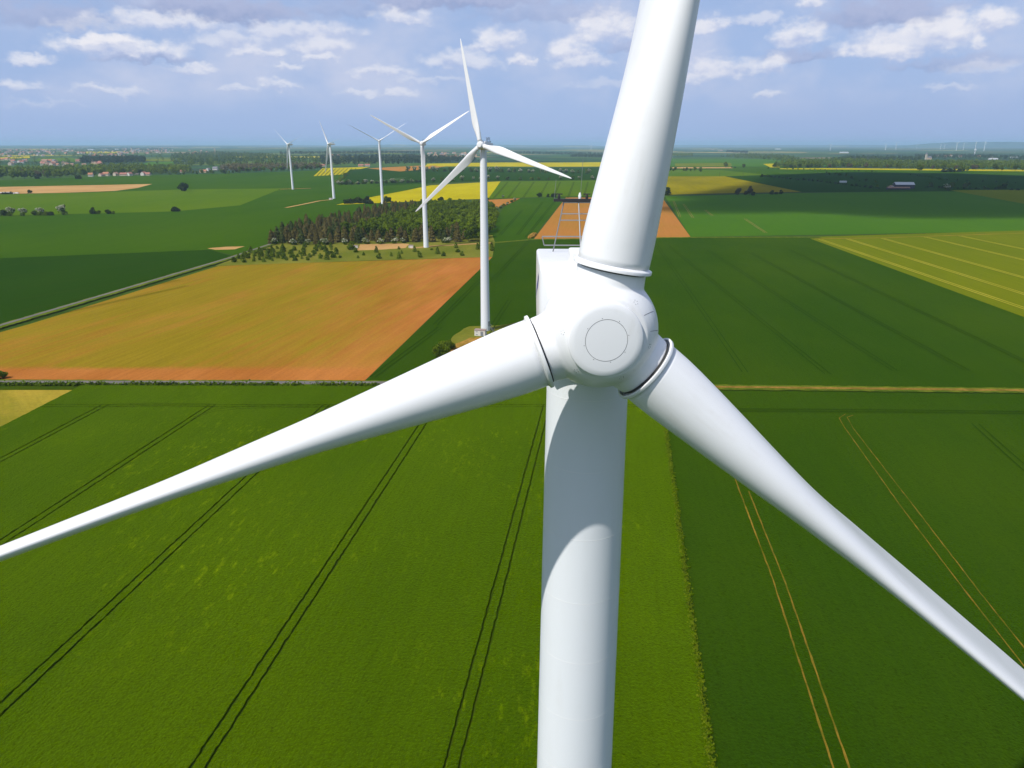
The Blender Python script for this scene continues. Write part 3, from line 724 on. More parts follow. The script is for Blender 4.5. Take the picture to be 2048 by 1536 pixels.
def turbine(base, hub, yaw, theta0, phi, label, detail=False, tower_r=(2.1, 1.40), full=True, tilt=2.0, far=False, cone=0.0, nac_yaw=None, blade_len=1.0):
    """base on the ground, hub centre, yaw of the rotor axis (0 faces -Y, positive turns it to +X), theta0 first blade clockwise from up"""
    hub = Vector(hub); base = Vector(base)
    t = empty('wind_turbine', base, 0, label, 'wind turbine')
    # frame of nacelle + rotor: local -Y is the rotor axis
    rotr = Matrix.Rotation(yaw, 4, 'Z'); rotz = rotr if nac_yaw is None else Matrix.Rotation(nac_yaw, 4, 'Z'); fr = Matrix.Translation(hub - base) @ rotr @ Matrix.Rotation(R(-tilt), 4, 'X')
    frn = Matrix.Translation(hub - base) @ rotz
    tw = rotz @ Vector((0, 3.05, 0)); ztop = hub.z - base.z - 1.55
    tx, ty = hub.x - base.x + tw.x, hub.y - base.y + tw.y
    n = 72 if detail else (24 if not far else 10)
    prof = [(0, tower_r[0]), (ztop, tower_r[1])]
    tower = link('tower', MB().lathe(prof, (tx, ty, 0), (0, 0, 1), n).mesh('tower', 30), PAINT2, t)
    if detail:
        k = 0; z = 2.0
        while z < ztop - 1:
            rr_ = tower_r[0] + (tower_r[1] - tower_r[0]) * z / ztop
            pr = [(-0.014, rr_ - .005), (-0.009, rr_ + .0025), (0.009, rr_ + .0025), (0.014, rr_ - .005)]
            link('weld_seam', MB().lathe(pr, (tx, ty, z), (0, 0, 1), 72, False, False).mesh('weld_seam', 60), PAINT, tower)
            z += 2.43
    nac = link('nacelle', nacelle_mesh(detail), PAINT, t); nac.matrix_local = frn
    if not far:
        hb = link('roof_housing', MB().box((-0.35, 2.45, 1.60), (.75, 1.0, .46)).mesh('roof_housing'), PAINT, nac)
        if detail:
            hb2 = hb.modifiers.new('b', 'BEVEL'); hb2.width = .07; hb2.segments = 3
        link('yaw_ring', MB().lathe([(0, tower_r[1] + .08), (.35, tower_r[1] + .08)], (0, 3.15, -1.95), (0, 0, 1), n).mesh('yaw_ring', 30), PAINT2, nac)
        mast_parts(nac, detail)
    h = link('hub', hub_mesh(detail), PAINT, t); h.matrix_local = fr @ Matrix.Rotation(theta0, 4, 'Y')
    if detail:
        md = h.modifiers.new('remesh', 'REMESH'); md.mode = 'VOXEL'; md.voxel_size = 0.03; md.use_smooth_shade = True
        sm = h.modifiers.new('smooth', 'SMOOTH'); sm.iterations = 14; sm.factor = 0.5
    # front cap
    pr = [(1.0, .90), (1.16, .975), (1.30, .985), (1.335, .975), (1.36, .945), (1.385, .80), (1.40, .50), (1.405, .02)]
    cap = link('nose_cap', MB().lathe(pr, (0, 0, 0), (0, -1, 0), 96 if detail else 20).mesh('nose_cap', 50), PAINT, h)
    if detail: cap.matrix_local = Matrix.Rotation(-theta0, 4, 'Y') @ Matrix.Translation((-.07, 0, 0)) @ Matrix.Rotation(theta0, 4, 'Y')
    if detail:
        ring = [(Vector((math.cos(a) * .545, -1.397, math.sin(a) * .545))) for a in [2 * math.pi * k / 96 for k in range(97)]]
        link('cover_joint', MB().tube(ring, .0055, 6, False).mesh('cover_joint', 60), GROOVE, cap)
        mb = MB()
        for k in range(8):
            a = 2 * math.pi * (k + .5) / 8
            mb.lathe([(0, .010), (.012, .010)], (math.cos(a) * .585, -1.388, math.sin(a) * .585), (0, -1, 0), 8)
        o = link('cover_bolts', mb.mesh('cover_bolts'), GROOVE, cap); o['kind'] = 'stuff'
        # bolt clusters between the blade stubs
        for az_, in_ in ((28, 47), (92, 47), (148, 47), (212, 47), (268, 47), (332, 47)):
            a, e = R(az_), R(in_)
            d = Vector((math.sin(a) * math.sin(e), -math.cos(e), math.cos(a) * math.sin(e)))
            u = d.cross(Vector((0, 1, 0))).normalized(); w_ = d.cross(u); mb = MB()
            for k in range(5):
                b = 2 * math.pi * k / 5 + .6
                mb.lathe([(-.03, .0065), (.010, .0065)], d * 1.597 + (u * math.cos(b) + w_ * math.sin(b)) * .062, d, 8)
            link('bolt_cluster', mb.mesh('bolt_cluster'), GROOVE, h)['kind'] = 'stuff'
        # panel joints on the spinner
        for a0, e0, a1, e1 in ((48, 44, 55, 64), (72, 46, 77, 66)):
            pts = []
            for k in range(9):
                s = k / 8; a, e = R(a0 + (a1 - a0) * s), R(e0 + (e1 - e0) * s)
                pts.append(Vector((math.sin(a) * math.sin(e), -math.cos(e), math.cos(a) * math.sin(e))) * 1.594)
            link('panel_joint', MB().tube(pts, .007, 6).mesh('panel_joint'), GROOVE, h)
    # blades with their collars
    for k in range(3):
        a = theta0 + 2 * math.pi * k / 3
        rot = Matrix.Rotation(a, 4, 'Y') @ Matrix.Rotation(R(cone), 4, 'X')
        # blade local: z outward, x towards the leading edge -> turned from +X(clockwise tangent) to -Y (feathered)
        pitch = Matrix.Rotation(-(math.pi / 2 - phi), 4, 'Z')
        b = link('blade', blade_mesh(detail), PAINT, t)
        b.matrix_local = fr @ rot @ pitch @ Matrix.Diagonal((1, 1, blade_len, 1))
        if not far:
            nn = 72 if detail else 16
            link('blade_collar', MB().lathe([(1.705, .99), (1.705, 1.035), (1.715, 1.05), (1.785, 1.05), (1.80, 1.04), (1.81, 1.0), (1.84, .963), (1.84, .9)], (0, 0, 0), (0, 0, 1), nn, False, False).mesh('blade_collar', 50), PAINT, b)
            if detail:
                link('collar_gap', MB().lathe([(1.66, .91), (1.72, .91)], (0, 0, 0), (0, 0, 1), nn, False, False).mesh('collar_gap', 50), GROOVE, b)
    return t, tower, nac, h, (base + Vector((tx, ty, 0)))
T1_HUB = Vector((2.38, 19.28, 75.2))
T1 = turbine((2.38, 22.4, 0), T1_HUB, R(4.2), R(10.2), R(23), 'huge white wind turbine nearest the viewer, cut by the frame, seen from above its hub', True, tower_r=(1.95, 1.305), cone=1.5, nac_yaw=R(-1.2))
# blue lettering stroke on the left flank of the near nacelle
def decal():
    nac = T1[2]; vs_, fs = [], []
    pts = [(2.6, 1.02), (3.4, .75), (4.4, .42), (5.6, .1), (6.8, -.3), (8.0, -.75)]
    w = [.10, .12, .12, .10, .07, .03]
    for i, ((y, z), q) in enumerate(zip(pts, w)):
        hw = 1.632
        vs_ += [(-hw, y, z - q), (-hw, y, z + q)]
        if i: fs.append((2 * i - 2, 2 * i, 2 * i + 1, 2 * i - 1))
    link('blue_emblem', mesh_np('blue_emblem', vs_, fs), BLUE, nac)
decal()
def hub_at(u, v, y):
    d = pix_dir(u, v); return Vector((0, 0, H)) + d * (y / d.y)
def yaw_left(base_xy, deg):       # rotor turned to the viewer's left by deg from facing the camera
    az_ = math.atan2(base_xy.x, base_xy.y)
    return -az_ - R(deg)
FAR_T = []
for (bu, bv, hu, hv, yl, th, ph, lab) in (
        (967, 661, 961, 290, 22, -12.0, 80, 'white wind turbine with broad blades, second nearest, kiosk at its foot'),
        (848, 495, 843, 287, 12, -62.0, 74, 'white wind turbine in front of the wood, blades in a Y with one straight down'),
        (764, 408, 758, 282, 4, -62.0, 20, 'slim white wind turbine rising behind the wood beside the rapeseed'),
        (664, 397.5, 656, 288, 66, -40.0, 25, 'white wind turbine seen almost side-on at the end of a curved dirt track'),
        (582, 379, 575, 289, 50, -52.0, 25, 'smallest and leftmost of the white wind turbines in the row')):
    b = G(bu, bv); b.z = terr(b.x, b.y)
    hb = hub_at(hu, hv, b.y - 2.5); yw = yaw_left(b, yl)
    FAR_T.append(turbine(b, hb, yw, R(th), R(ph), lab, False, blade_len=.85 if bu == 967 else .92))
# door and stair of the second turbine, kiosks by the towers
def tower_entry(tt):
    c = tt[4] - Vector(tt[0].location); tw = tt[1]
    d = Vector((0.80, -0.60, 0)); r = 2.1
    rot = Matrix.Rotation(math.atan2(d.y, d.x) + math.pi / 2, 4, 'Z')
    link('door', MB().box(c + d * (r - .02) + Vector((0, 0, 3.3)), (1.0, .16, 2.3), rot).mesh('door'), GREYM, tw)
    m = MB()
    side = Vector((-d.y, d.x, 0))
    for k in range(8):
        m.box(c + d * (r + .75 + .27 * k) + Vector((0, 0, 2.05 - .26 * k)), (1.1, .27, .06), rot)
    for s in (-.55, .55):
        m.tube([c + d * (r + .3) + side * s + Vector((0, 0, 3.1)), c + d * (r + .7) + side * s + Vector((0, 0, 3.1)), c + d * (r + 2.8) + side * s + Vector((0, 0, 1.1)), c + d * (r + 2.8) + side * s], .04, 6)
    link('entry_stair', m.mesh('entry_stair'), STEEL, tw)
tower_entry(FAR_T[0])
KWALL = plain('kiosk_render', (0.62, 0.60, 0.54), 0.8); KROOF = plain('kiosk_roof_slab', (0.30, 0.22, 0.19), 0.8)
def kiosk(px, w, d, h, rz, label):
    p = G(*px); o = empty('transformer_kiosk', (p.x, p.y, terr(p.x, p.y)), rz, label, 'kiosk')
    link('wall', MB().box((0, 0, h / 2), (w, d, h)).mesh('wall'), KWALL, o)
    link('roof', MB().box((0, 0, h + .09), (w + .3, d + .3, .18)).mesh('roof'), KROOF, o)
    link('door', MB().box((w * .2, -d / 2 - .02, h * .42), (1.2, .05, h * .8)).mesh('door'), GREYM if w > 4.5 else KWALL, o)
    for k in range(2): link('vent', MB().box((-w * .28, -d / 2 - .015, h * (.25 + .5 * k)), (.9, .04, .3)).mesh('vent'), GREYM, o)
    return o
kiosk((961, 671), 4.8, 2.6, 2.6, R(-12), 'cream transformer kiosk with brown flat roof at a turbine foot')
kiosk((822, 496), 3.6, 2.4, 2.2, 0, 'small pale kiosk on the grass left of the turbine by the wood')
kiosk((662, 399.5), 5.2, 3.0, 2.6, 0, 'pale kiosk at the end of the curved dirt track')
kiosk((712, 496), 3.2, 2.6, 2.0, 0, 'small white kiosk at the left end of the sandy pad')

# far wind farm on the right horizon
for (u, v0, v1, th, lab) in ((1182, 299, 292, 20, 'tiny white wind turbine on the horizon left of the big upright blade'),
        (1660, 301, 290.5, 10, 'tiny isolated wind turbine above the right wood, leftmost of the right horizon'), (1770, 300.5, 291, 40, 'tiny faint wind turbine left of the brighter pair on the horizon'),
        (1791, 299.5, 288.5, 70, 'tiny bright wind turbine standing where the far blue ridge begins'), (1833, 297, 290.5, 100, 'very faint tiny wind turbine in front of the far ridge'),
        (1880, 299, 290.5, 35, 'tiny faint wind turbine, left one of a close far pair'), (1888, 299, 291.5, 80, 'tiny faint wind turbine, right one of a close far pair'),
        (1912, 301, 290, 55, 'tiny wind turbine in the middle of the far right cluster'), (1926, 300, 289.5, 95, 'tiny wind turbine just left of the tallest far pair'),
        (1949, 302, 288.5, 62, 'far white wind turbine, left of the two tallest on the horizon'), (1967, 302, 288, 15, 'far white wind turbine, right of the two tallest on the horizon')):
    b = G(u, v0); b.z = terr(b.x, b.y); d = math.hypot(b.x, b.y)
    ht = (v0 - v1) / FPX * d * 1.02
    hb = Vector((b.x, b.y - 3, b.z + ht))
    turbine(b, hb, yaw_left(b, rng.uniform(-30, 40)), R(th), R(60), lab, False, (3.4, 2.6), far=True)
# ------------------------------------------------------------------ vegetation
LEAF = {
    'broad': leaf_mat('broadleaf_foliage', (0.042, 0.078, 0.004), (0.145, 0.200, 0.012)),
    'fresh': leaf_mat('fresh_spring_foliage', (0.080, 0.135, 0.004), (0.190, 0.255, 0.013)),
    'dark': leaf_mat('dark_foliage', (0.024, 0.042, 0.010), (0.060, 0.085, 0.016)),
    'pine': leaf_mat('pine_needles', (0.034, 0.052, 0.012), (0.090, 0.110, 0.026), 0.1),
    'brown': leaf_mat('browned_needles', (0.070, 0.062, 0.014), (0.170, 0.142, 0.045), 0.1),
    'bud': leaf_mat('budding_twigs', (0.085, 0.075, 0.028), (0.180, 0.150, 0.060)),
}
BLOOM = leaf_mat('hawthorn_blossom', (0.36, 0.38, 0.24), (0.58, 0.58, 0.44), 0.2)
BARK = plain('bark', (0.09, 0.07, 0.05), 0.9, 0, 0.3, 4)
def cards(pts, nrm, size, r, jit=0.7):
    """leaf clumps: one bent quad per point, turned roughly outwards"""
    n = len(pts)
    nn = nrm + r.normal(0, jit, (n, 3)); nn /= np.linalg.norm(nn, axis=1)[:, None] + 1e-9
    a = np.cross(nn, r.normal(0, 1, (n, 3))); a /= np.linalg.norm(a, axis=1)[:, None] + 1e-9
    b = np.cross(nn, a)
    s = (size * r.uniform(0.6, 1.35, n))[:, None]
    q = np.stack([pts - a * s * .5 - b * s * .42, pts + a * s * .5 - b * s * .35 + nn * s * .15, pts + a * s * .42 + b * s * .5, pts - a * s * .45 + b * s * .4 - nn * s * .12], 1)
    return q
def card_mesh(name, q, tint):
    n = len(q); me = bpy.data.meshes.new(name)
    me.vertices.add(4 * n); me.vertices.foreach_set('co', q.reshape(-1).astype(np.float32))
    me.loops.add(4 * n); me.loops.foreach_set('vertex_index', np.arange(4 * n, dtype=np.int32))
    me.polygons.add(n); me.polygons.foreach_set('loop_start', np.arange(0, 4 * n, 4, dtype=np.int32)); me.polygons.foreach_set('loop_total', np.full(n, 4, np.int32))
    at = me.attributes.new('tint', 'FLOAT', 'FACE'); at.data.foreach_set('value', tint.astype(np.float32))
    me.update(); me.validate()
    return me
def crown_pts(r, n, lobes, inner=0.25):
    """points through the outer part of several lobes (centre, radii)"""
    w = np.array([l[1][0] * l[1][1] for l in lobes]); w = w / w.sum()
    k = r.choice(len(lobes), n, p=w)
    d = r.normal(0, 1, (n, 3)); d /= np.linalg.norm(d, axis=1)[:, None]
    rad = np.clip(1 - np.abs(r.normal(0, inner, n)), 0.25, 1.05)
    c = np.array([l[0] for l in lobes])[k]; rr_ = np.array([l[1] for l in lobes])[k]
    tint = np.clip(np.array([l[2] for l in lobes])[k] + r.normal(0, 0.22, n), 0, 1)
    return c + d * rr_ * rad[:, None], d, tint
def broad_crown(seed, h, wd, n, size, base=0.22, lobes=7, squash=1.0):
    r = np.random.default_rng(seed); L_ = [((0, 0, h * (base + (1 - base) * .5)), (wd * .36, wd * .36, h * (1 - base) * .44), .45)]
    for k in range(lobes):
        a = 2 * math.pi * k / lobes + r.uniform(-.4, .4); rr_ = wd * r.uniform(.20, .30); z = h * r.uniform(base + .18, .84)
        L_.append(((math.cos(a) * wd * .27, math.sin(a) * wd * .27, z), (rr_, rr_, rr_ * r.uniform(.7, 1.0) * squash), r.uniform(.15, .85)))
    L_.append(((r.uniform(-.1, .1) * wd, r.uniform(-.1, .1) * wd, h * .86), (wd * .22, wd * .22, h * .14), .6))
    p, d, t = crown_pts(r, n, L_)
    return cards(p, d, size, r), t
def cone_crown(seed, h, wd, n, size, base=0.12):
    r = np.random.default_rng(seed)
    u = r.uniform(0, 1, n) ** 1.35; z = h * (base + (1 - base) * u)
    lay = np.sin(u * 26 + r.uniform(0, 6)) * .12
    rad = wd * .5 * np.clip((1 - u) ** .52 * (.85 + lay), 0.06, 1) * np.sqrt(r.uniform(.25, 1.05, n)); a = r.uniform(0, 2 * math.pi, n)
    p = np.stack([np.cos(a) * rad, np.sin(a) * rad, z - rad * .18], 1)
    d = np.stack([np.cos(a) * .75, np.sin(a) * .75, np.full(n, .65)], 1)
    return cards(p, d, size, r, .5), np.clip(r.normal(.45, .28, n), 0, 1)
def trunk_mesh(h, r0, seed, limbs=4):
    rg = random.Random(seed); m = MB()
    m.tube([(0, 0, -.2), (.05, 0, h * .4), (rg.uniform(-.2, .2), rg.uniform(-.2, .2), h)], [r0, r0 * .75, r0 * .25], 7)
    for k in range(limbs):
        a = 2 * math.pi * k / max(1, limbs) + rg.uniform(-.4, .4); z = h * rg.uniform(.4, .7); l = h * rg.uniform(.25, .4)
        m.tube([(0, 0, z), (math.cos(a) * l * .6, math.sin(a) * l * .6, z + l * .5), (math.cos(a) * l, math.sin(a) * l, z + l * .9)], [r0 * .45, r0 * .3, r0 * .1], 5)
    return m.mesh('trunk')
PROTO = {}
def proto(kind):
    """kind -> list of (list of (part name, mesh, material))"""
    if kind in PROTO: return PROTO[kind]
    out = []
    if kind in ('broad', 'fresh', 'bud', 'roundtree'):
        for s in range(4):
            h = (11, 13, 10, 12)[s]; w = (9, 9.5, 8.5, 8)[s]
            q, t = broad_crown(s + 10 * len(PROTO), h, w, 900, .95, .16)
            out.append([('crown', card_mesh('crown', q, t), LEAF['broad' if kind == 'roundtree' else kind]), ('trunk', trunk_mesh(h * .62, .22, s), BARK)])
    elif kind in ('pine', 'brown'):
        for s in range(4):
            h = (10.5, 12, 9.5, 11)[s]; w = (7.4, 7.8, 7.0, 8.2)[s]
            q, t = cone_crown(s + 40, h, w, 950, .85)
            out.append([('crown', card_mesh('crown', q, t), LEAF[kind]), ('trunk', trunk_mesh(h * .9, .17, s, 0), BARK)])
    elif kind == 'sapling':
        for s in range(3):
            h = (4.4, 3.4, 5.2)[s]; w = (4.2, 4.0, 4.4)[s]
            q, t = cone_crown(s + 70, h, w, 260, .55, .02)
            out.append([('crown', card_mesh('crown', q, t), LEAF['broad']), ('trunk', trunk_mesh(h * .8, .06, s, 0), BARK)])
    elif kind in ('shrub', 'darkshrub'):
        for s in range(3):
            h = (3.6, 4.4, 3.0)[s]; w = (5.0, 4.6, 5.6)[s]
            q, t = broad_crown(s + 80, h, w, 420, .6, -.05, 6, .9)
            out.append([('crown', card_mesh('crown', q, t), LEAF['dark' if kind == 'darkshrub' else 'broad']), ('stem', trunk_mesh(h * .5, .08, s, 3), BARK)])
    elif kind == 'hawthorn':
        for s in range(3):
            h = (4.6, 5.4, 4.0)[s]; w = (5.0, 5.2, 5.6)[s]
            q, t = broad_crown(s + 90, h, w, 420, .6, -.03, 6, .95)
            z = q.mean(1)[:, 2]; r = np.random.default_rng(s)
            m = (z > h * .45) & (r.uniform(0, 1, len(z)) < .55)
            out.append([('crown', card_mesh('crown', q[~m], t[~m]), LEAF['broad']), ('blossom', card_mesh('blossom', q[m], t[m]), BLOOM), ('stem', trunk_mesh(h * .5, .08, s, 3), BARK)])
    elif kind == 'bigbush':
        for s in range(2):
            q, t = broad_crown(s + 120, 6.0, 8.4, 2600, .42, -.04, 9, .9)
            out.append([('crown', card_mesh('crown', q, t), LEAF['broad']), ('stem', trunk_mesh(3.2, .12, s, 4), BARK)])
    PROTO[kind] = out
    return out
_first = {}
def plant(kind, name, cat, p, scale, label, group=None, var=None, zs=1.0):
    pr = proto(kind); v = rng.randrange(len(pr)) if var is None else var
    loc = (p.x, p.y, terr(p.x, p.y))
    key = (kind, v, name)
    if key not in _first:
        o = bpy.data.objects.new(name, None); COL.objects.link(o)
        for (pn, me, mat) in pr[v]: link(pn, me, mat, o)
        _first[key] = o
    else: o = copy_tree(_first[key])
    o.location = loc; o.rotation_euler = (0, 0, rng.uniform(0, 6.28)); o.scale = (scale, scale, scale * zs)
    if 'group' in o.keys(): del o['group']
    tag(o, label, cat, group)
    return o
def inside(p, poly):
    c = False; n = len(poly)
    for i in range(n):
        a, b = poly[i], poly[i - 1]
        if (a.y > p.y) != (b.y > p.y) and p.x < (b.x - a.x) * (p.y - a.y) / (b.y - a.y) + a.x: c = not c
    return c
def scatter(poly, dist, maxn=100000, rg=rng):
    x0, x1 = min(p.x for p in poly), max(p.x for p in poly); y0, y1 = min(p.y for p in poly), max(p.y for p in poly)
    cell = {}; out = []
    tries = int((x1 - x0) * (y1 - y0) / (dist * dist) * 6) + 50
    for _ in range(tries):
        p = Vector((rg.uniform(x0, x1), rg.uniform(y0, y1), 0))
        if not inside(p, poly): continue
        k = (int(p.x // dist), int(p.y // dist))
        if any((q - p).length < dist for i in (-1, 0, 1) for j in (-1, 0, 1) for q in cell.get((k[0] + i, k[1] + j), ())): continue
        cell.setdefault(k, []).append(p); out.append(p)
        if len(out) >= maxn: break
    return out
def mass(name, pts, kinds, h, label_kind='stuff', n=70, card=2.2):
    """a far wood: every tree a clump of leaf cards, joined to one mesh"""
    r = np.random.default_rng(len(pts)); Q, T = [], []
    for p in pts:
        hh = h * r.uniform(.7, 1.25); w = hh * r.uniform(.6, .9); t0 = r.uniform(0, 1)
        cone = r.uniform() < kinds
        z0 = terr(p.x, p.y)
        if cone:
            u = r.uniform(0, 1, n) ** 1.2; rad = w * .36 * (1 - u) ** .8; a = r.uniform(0, 6.28, n)
            pt = np.stack([np.cos(a) * rad, np.sin(a) * rad, hh * u], 1); d = np.stack([np.cos(a), np.sin(a), np.full(n, .7)], 1)
        else:
            d = r.normal(0, 1, (n, 3)); d /= np.linalg.norm(d, axis=1)[:, None]
            bump = 1 + .22 * np.sin(d[:, 0] * 5 + t0 * 20) * np.sin(d[:, 1] * 5 + t0 * 9)
            pt = d * np.array([w * .5, w * .5, hh * .5]) * (bump * r.uniform(.78, 1.0, n))[:, None] + np.array([0, 0, hh * .5])
        q = cards(pt + np.array([p.x, p.y, z0]), d, card * hh / 14, r, .45)
        Q.append(q); T.append(np.clip(t0 + r.normal(0, .2, n), 0, 1) * 1.5)
    me = card_mesh(name, np.concatenate(Q), np.concatenate(T))
    return link(name, me, None, kind='stuff')
def at(u, v): return G(u, v)

# the wood behind the clearing
wood = [at(*q) for q in ((540, 489), (700, 488), (850, 485), (962, 484), (985, 462), (995, 432), (985, 418), (930, 411), (880, 409), (812, 413), (770, 415), (700, 434), (600, 456))]
pts = sorted(scatter(wood, 7.6), key=lambda p: p.y)
def conifer_zone(p):               # the conifers fill the left and the front
    return p.x < -160 + 0.10 * (p.y - 600) or p.y < 655 and p.x < -40 or (p.y < 690 and mnoise.noise(Vector((p.x * .02, p.y * .02, 0))) > 0)
edge = lambda p: p.y < 690
front = pts[:130]; rest = pts[130:]
rng.shuffle(rest); back = rest[:85]; extra = rest[85:]
for p in front + back:
    s = rng.uniform(.75, 1.15) * (1 if p.y < 760 else .8)
    if conifer_zone(p):
        k = 'brown' if rng.random() < .62 else 'pine'; w_ = 'left end' if p.x < -165 else 'middle' if p.x < -95 else 'right half'
        plant(k, 'conifer_tree', 'tree', p, s, ('brownish spiky conifer in the dark front of the wood, at its ' if k == 'brown' else 'dark green conifer among the browner ones, at the wood\'s ') + w_, k + ' conifers of the wood, ' + w_)
    else:
        k = 'fresh' if rng.random() < .35 else 'broad'
        w_ = 'behind the conifers' if p.x < -110 else 'near the tower in front of the wood' if p.x < -55 else 'at the right end'
        plant(k, 'broadleaf_tree', 'tree', p, s, ('bright' if k == 'fresh' else 'mid') + ' green round-crowned tree of the wood, ' + w_, k + ' broadleaf trees of the wood, ' + w_)
def joined(name, pts, picker):
    Q = {}
    for p in pts:
        k = picker(p); pr = proto(k); me = pr[rng.randrange(len(pr))][0][1]
        n = len(me.polygons); co = np.empty(n * 12, np.float32); me.vertices.foreach_get('co', co); co = co.reshape(n, 4, 3)
        t = np.empty(n, np.float32); me.attributes['tint'].data.foreach_get('value', t)
        sel = np.random.default_rng(int(p.x * 10) & 0xffff).permutation(n)[:n // 2]
        a = rng.uniform(0, 6.28); ca, sa = math.cos(a), math.sin(a); s = rng.uniform(.75, 1.15) * (1 if p.y < 760 else .78)
        c = co[sel] * s; c = np.stack([c[..., 0] * ca - c[..., 1] * sa + p.x, c[..., 0] * sa + c[..., 1] * ca + p.y, c[..., 2] + terr(p.x, p.y)], -1)
        Q.setdefault(k, []).append((c, np.clip(t[sel] + rng.uniform(-.2, .5), 0, 1.4)))
    for k, v in Q.items():
        link(name, card_mesh(name, np.concatenate([x[0] for x in v]), np.concatenate([x[1] for x in v])), LEAF[k], kind='stuff')
joined('woodland', extra, lambda p: ('brown' if rng.random() < .6 else 'pine') if conifer_zone(p) else ('fresh' if rng.random() < .4 else 'broad'))
for u, v in ((548, 489), (588, 490), (617, 490), (646, 489), (652, 490), (690, 489), (733, 488), (762, 488), (790, 487), (806, 486), (890, 486), (896, 486)):
    plant('hawthorn', 'hawthorn_bush', 'bush', at(u, v), rng.uniform(.8, 1.25), 'white flowering bush at the foot of the dark conifers', 'white bushes along the wood edge')
plant('hawthorn', 'hawthorn_bush', 'bush', at(915, 441), 1.4, 'big greyish white flowering tree rising out of the wood')
# young pines in the clearing
for poly, d in (([(466, 525), (500, 502), (552, 496), (590, 500), (590, 523), (530, 525)], 6.0), ([(592, 522), (600, 494), (668, 493), (668, 520)], 7.0), ([(670, 522), (672, 500), (710, 502), (985, 488), (985, 511)], 13.0)):
    pp = [at(*q) for q in poly]
    for p in scatter(pp, d, 60):
        if abs(p.x + 71) < 6 and abs(p.y - 596) < 8: continue
        if rng.random() < .45:
            plant('shrub', 'low_shrub', 'shrub', p, rng.uniform(.5, .95), 'low round green shrub on the rough grass, ' + ('in the dense left cluster' if d == 6.0 else 'in the middle cluster' if d == 7.0 else 'scattered below the sandy pad and tower'), 'low shrubs in the clearing, %d m apart' % d)
            continue
        plant('sapling', 'young_pine', 'young tree', p, rng.uniform(.6, 1.25), 'small young pine on the rough grass, ' + ('in the dense left cluster' if d == 6.0 else 'in the middle cluster' if d == 7.0 else 'scattered below the sandy pad and tower'), 'young pines in the clearing, %d m apart' % d)
plant('shrub', 'round_shrub', 'shrub', at(703, 499), 1.5, 'bright green shrub at the left end of the sandy pad')
# bushes by the second turbine
plant('bigbush', 'round_bush', 'bush', at(884, 712), 1.0, 'large dense green bush on the grass left of the nearest far turbine', None, 0)
plant('bigbush', 'round_bush', 'bush', at(899, 699), .62, 'smaller bush touching the right side of the large dense bush', None, 1)
plant('shrub', 'low_bush', 'bush', at(4, 757), .8, 'low green bush beside the road at the left edge')
# hedges and single bushes
def row(px, n, kinds, lab, grp, smin=.7, smax=1.3, jx=3):
    pp = [at(*q) for q in px]; ln = [(b - a).length for a, b in zip(pp, pp[1:])]; tot = sum(ln)
    for k in range(n):
        s = (k + rng.uniform(.2, .8)) / n * tot; i = 0
        while i < len(ln) - 1 and s > ln[i]: s -= ln[i]; i += 1
        p = pp[i].lerp(pp[i + 1], min(1, s / ln[i])) + Vector((rng.uniform(-jx, jx), rng.uniform(-jx, jx), 0))
        kd = rng.choice(kinds)
        nm = {'hawthorn': 'hawthorn_bush', 'shrub': 'hedge_bush', 'darkshrub': 'hedge_bush', 'broad': 'broadleaf_tree', 'fresh': 'broadleaf_tree', 'bud': 'budding_tree', 'pine': 'conifer_tree'}[kd]
        plant(kd, nm, 'tree' if kd in ('broad', 'fresh', 'bud', 'pine') else 'bush', p, rng.uniform(smin, smax), lab, grp)
row([(806, 343), (1000, 344), (1190, 347)], 30, ['hawthorn', 'hawthorn', 'shrub'], 'round flowering bush in the upper spaced row behind the rapeseed field', 'upper row of round bushes', 2.0, 3.0)
row([(860, 363.5), (975, 359.5), (1190, 359)], 17, ['hawthorn', 'shrub'], 'bush in the lower spaced row along the top of the rapeseed field', 'lower row of bushes', 1.4, 2.1)
row([(674, 370), (760, 367), (850, 364.5)], 26, ['hawthorn', 'shrub', 'darkshrub'], 'bush in the dense hedge left of the rapeseed field', 'dense hedge', 1.3, 1.9, 2)
row([(694, 351), (688, 358), (674, 369)], 14, ['shrub', 'fresh'], 'bush in the slanting hedge beside the small yellow field', 'slanting hedge', .5, 1.0, 2)
row([(690, 408), (715, 406), (742, 408)], 11, ['darkshrub', 'shrub', 'darkshrub'], 'dark bush in the thicket at the lower left corner of the rapeseed field', 'thicket by the rapeseed', 1.4, 2.5)
row([(988, 424), (1012, 410), (1034, 399)], 10, ['shrub', 'hawthorn'], 'bush in the hedge running up from the wood corner', 'hedge above the wood', .6, 1.1, 2)
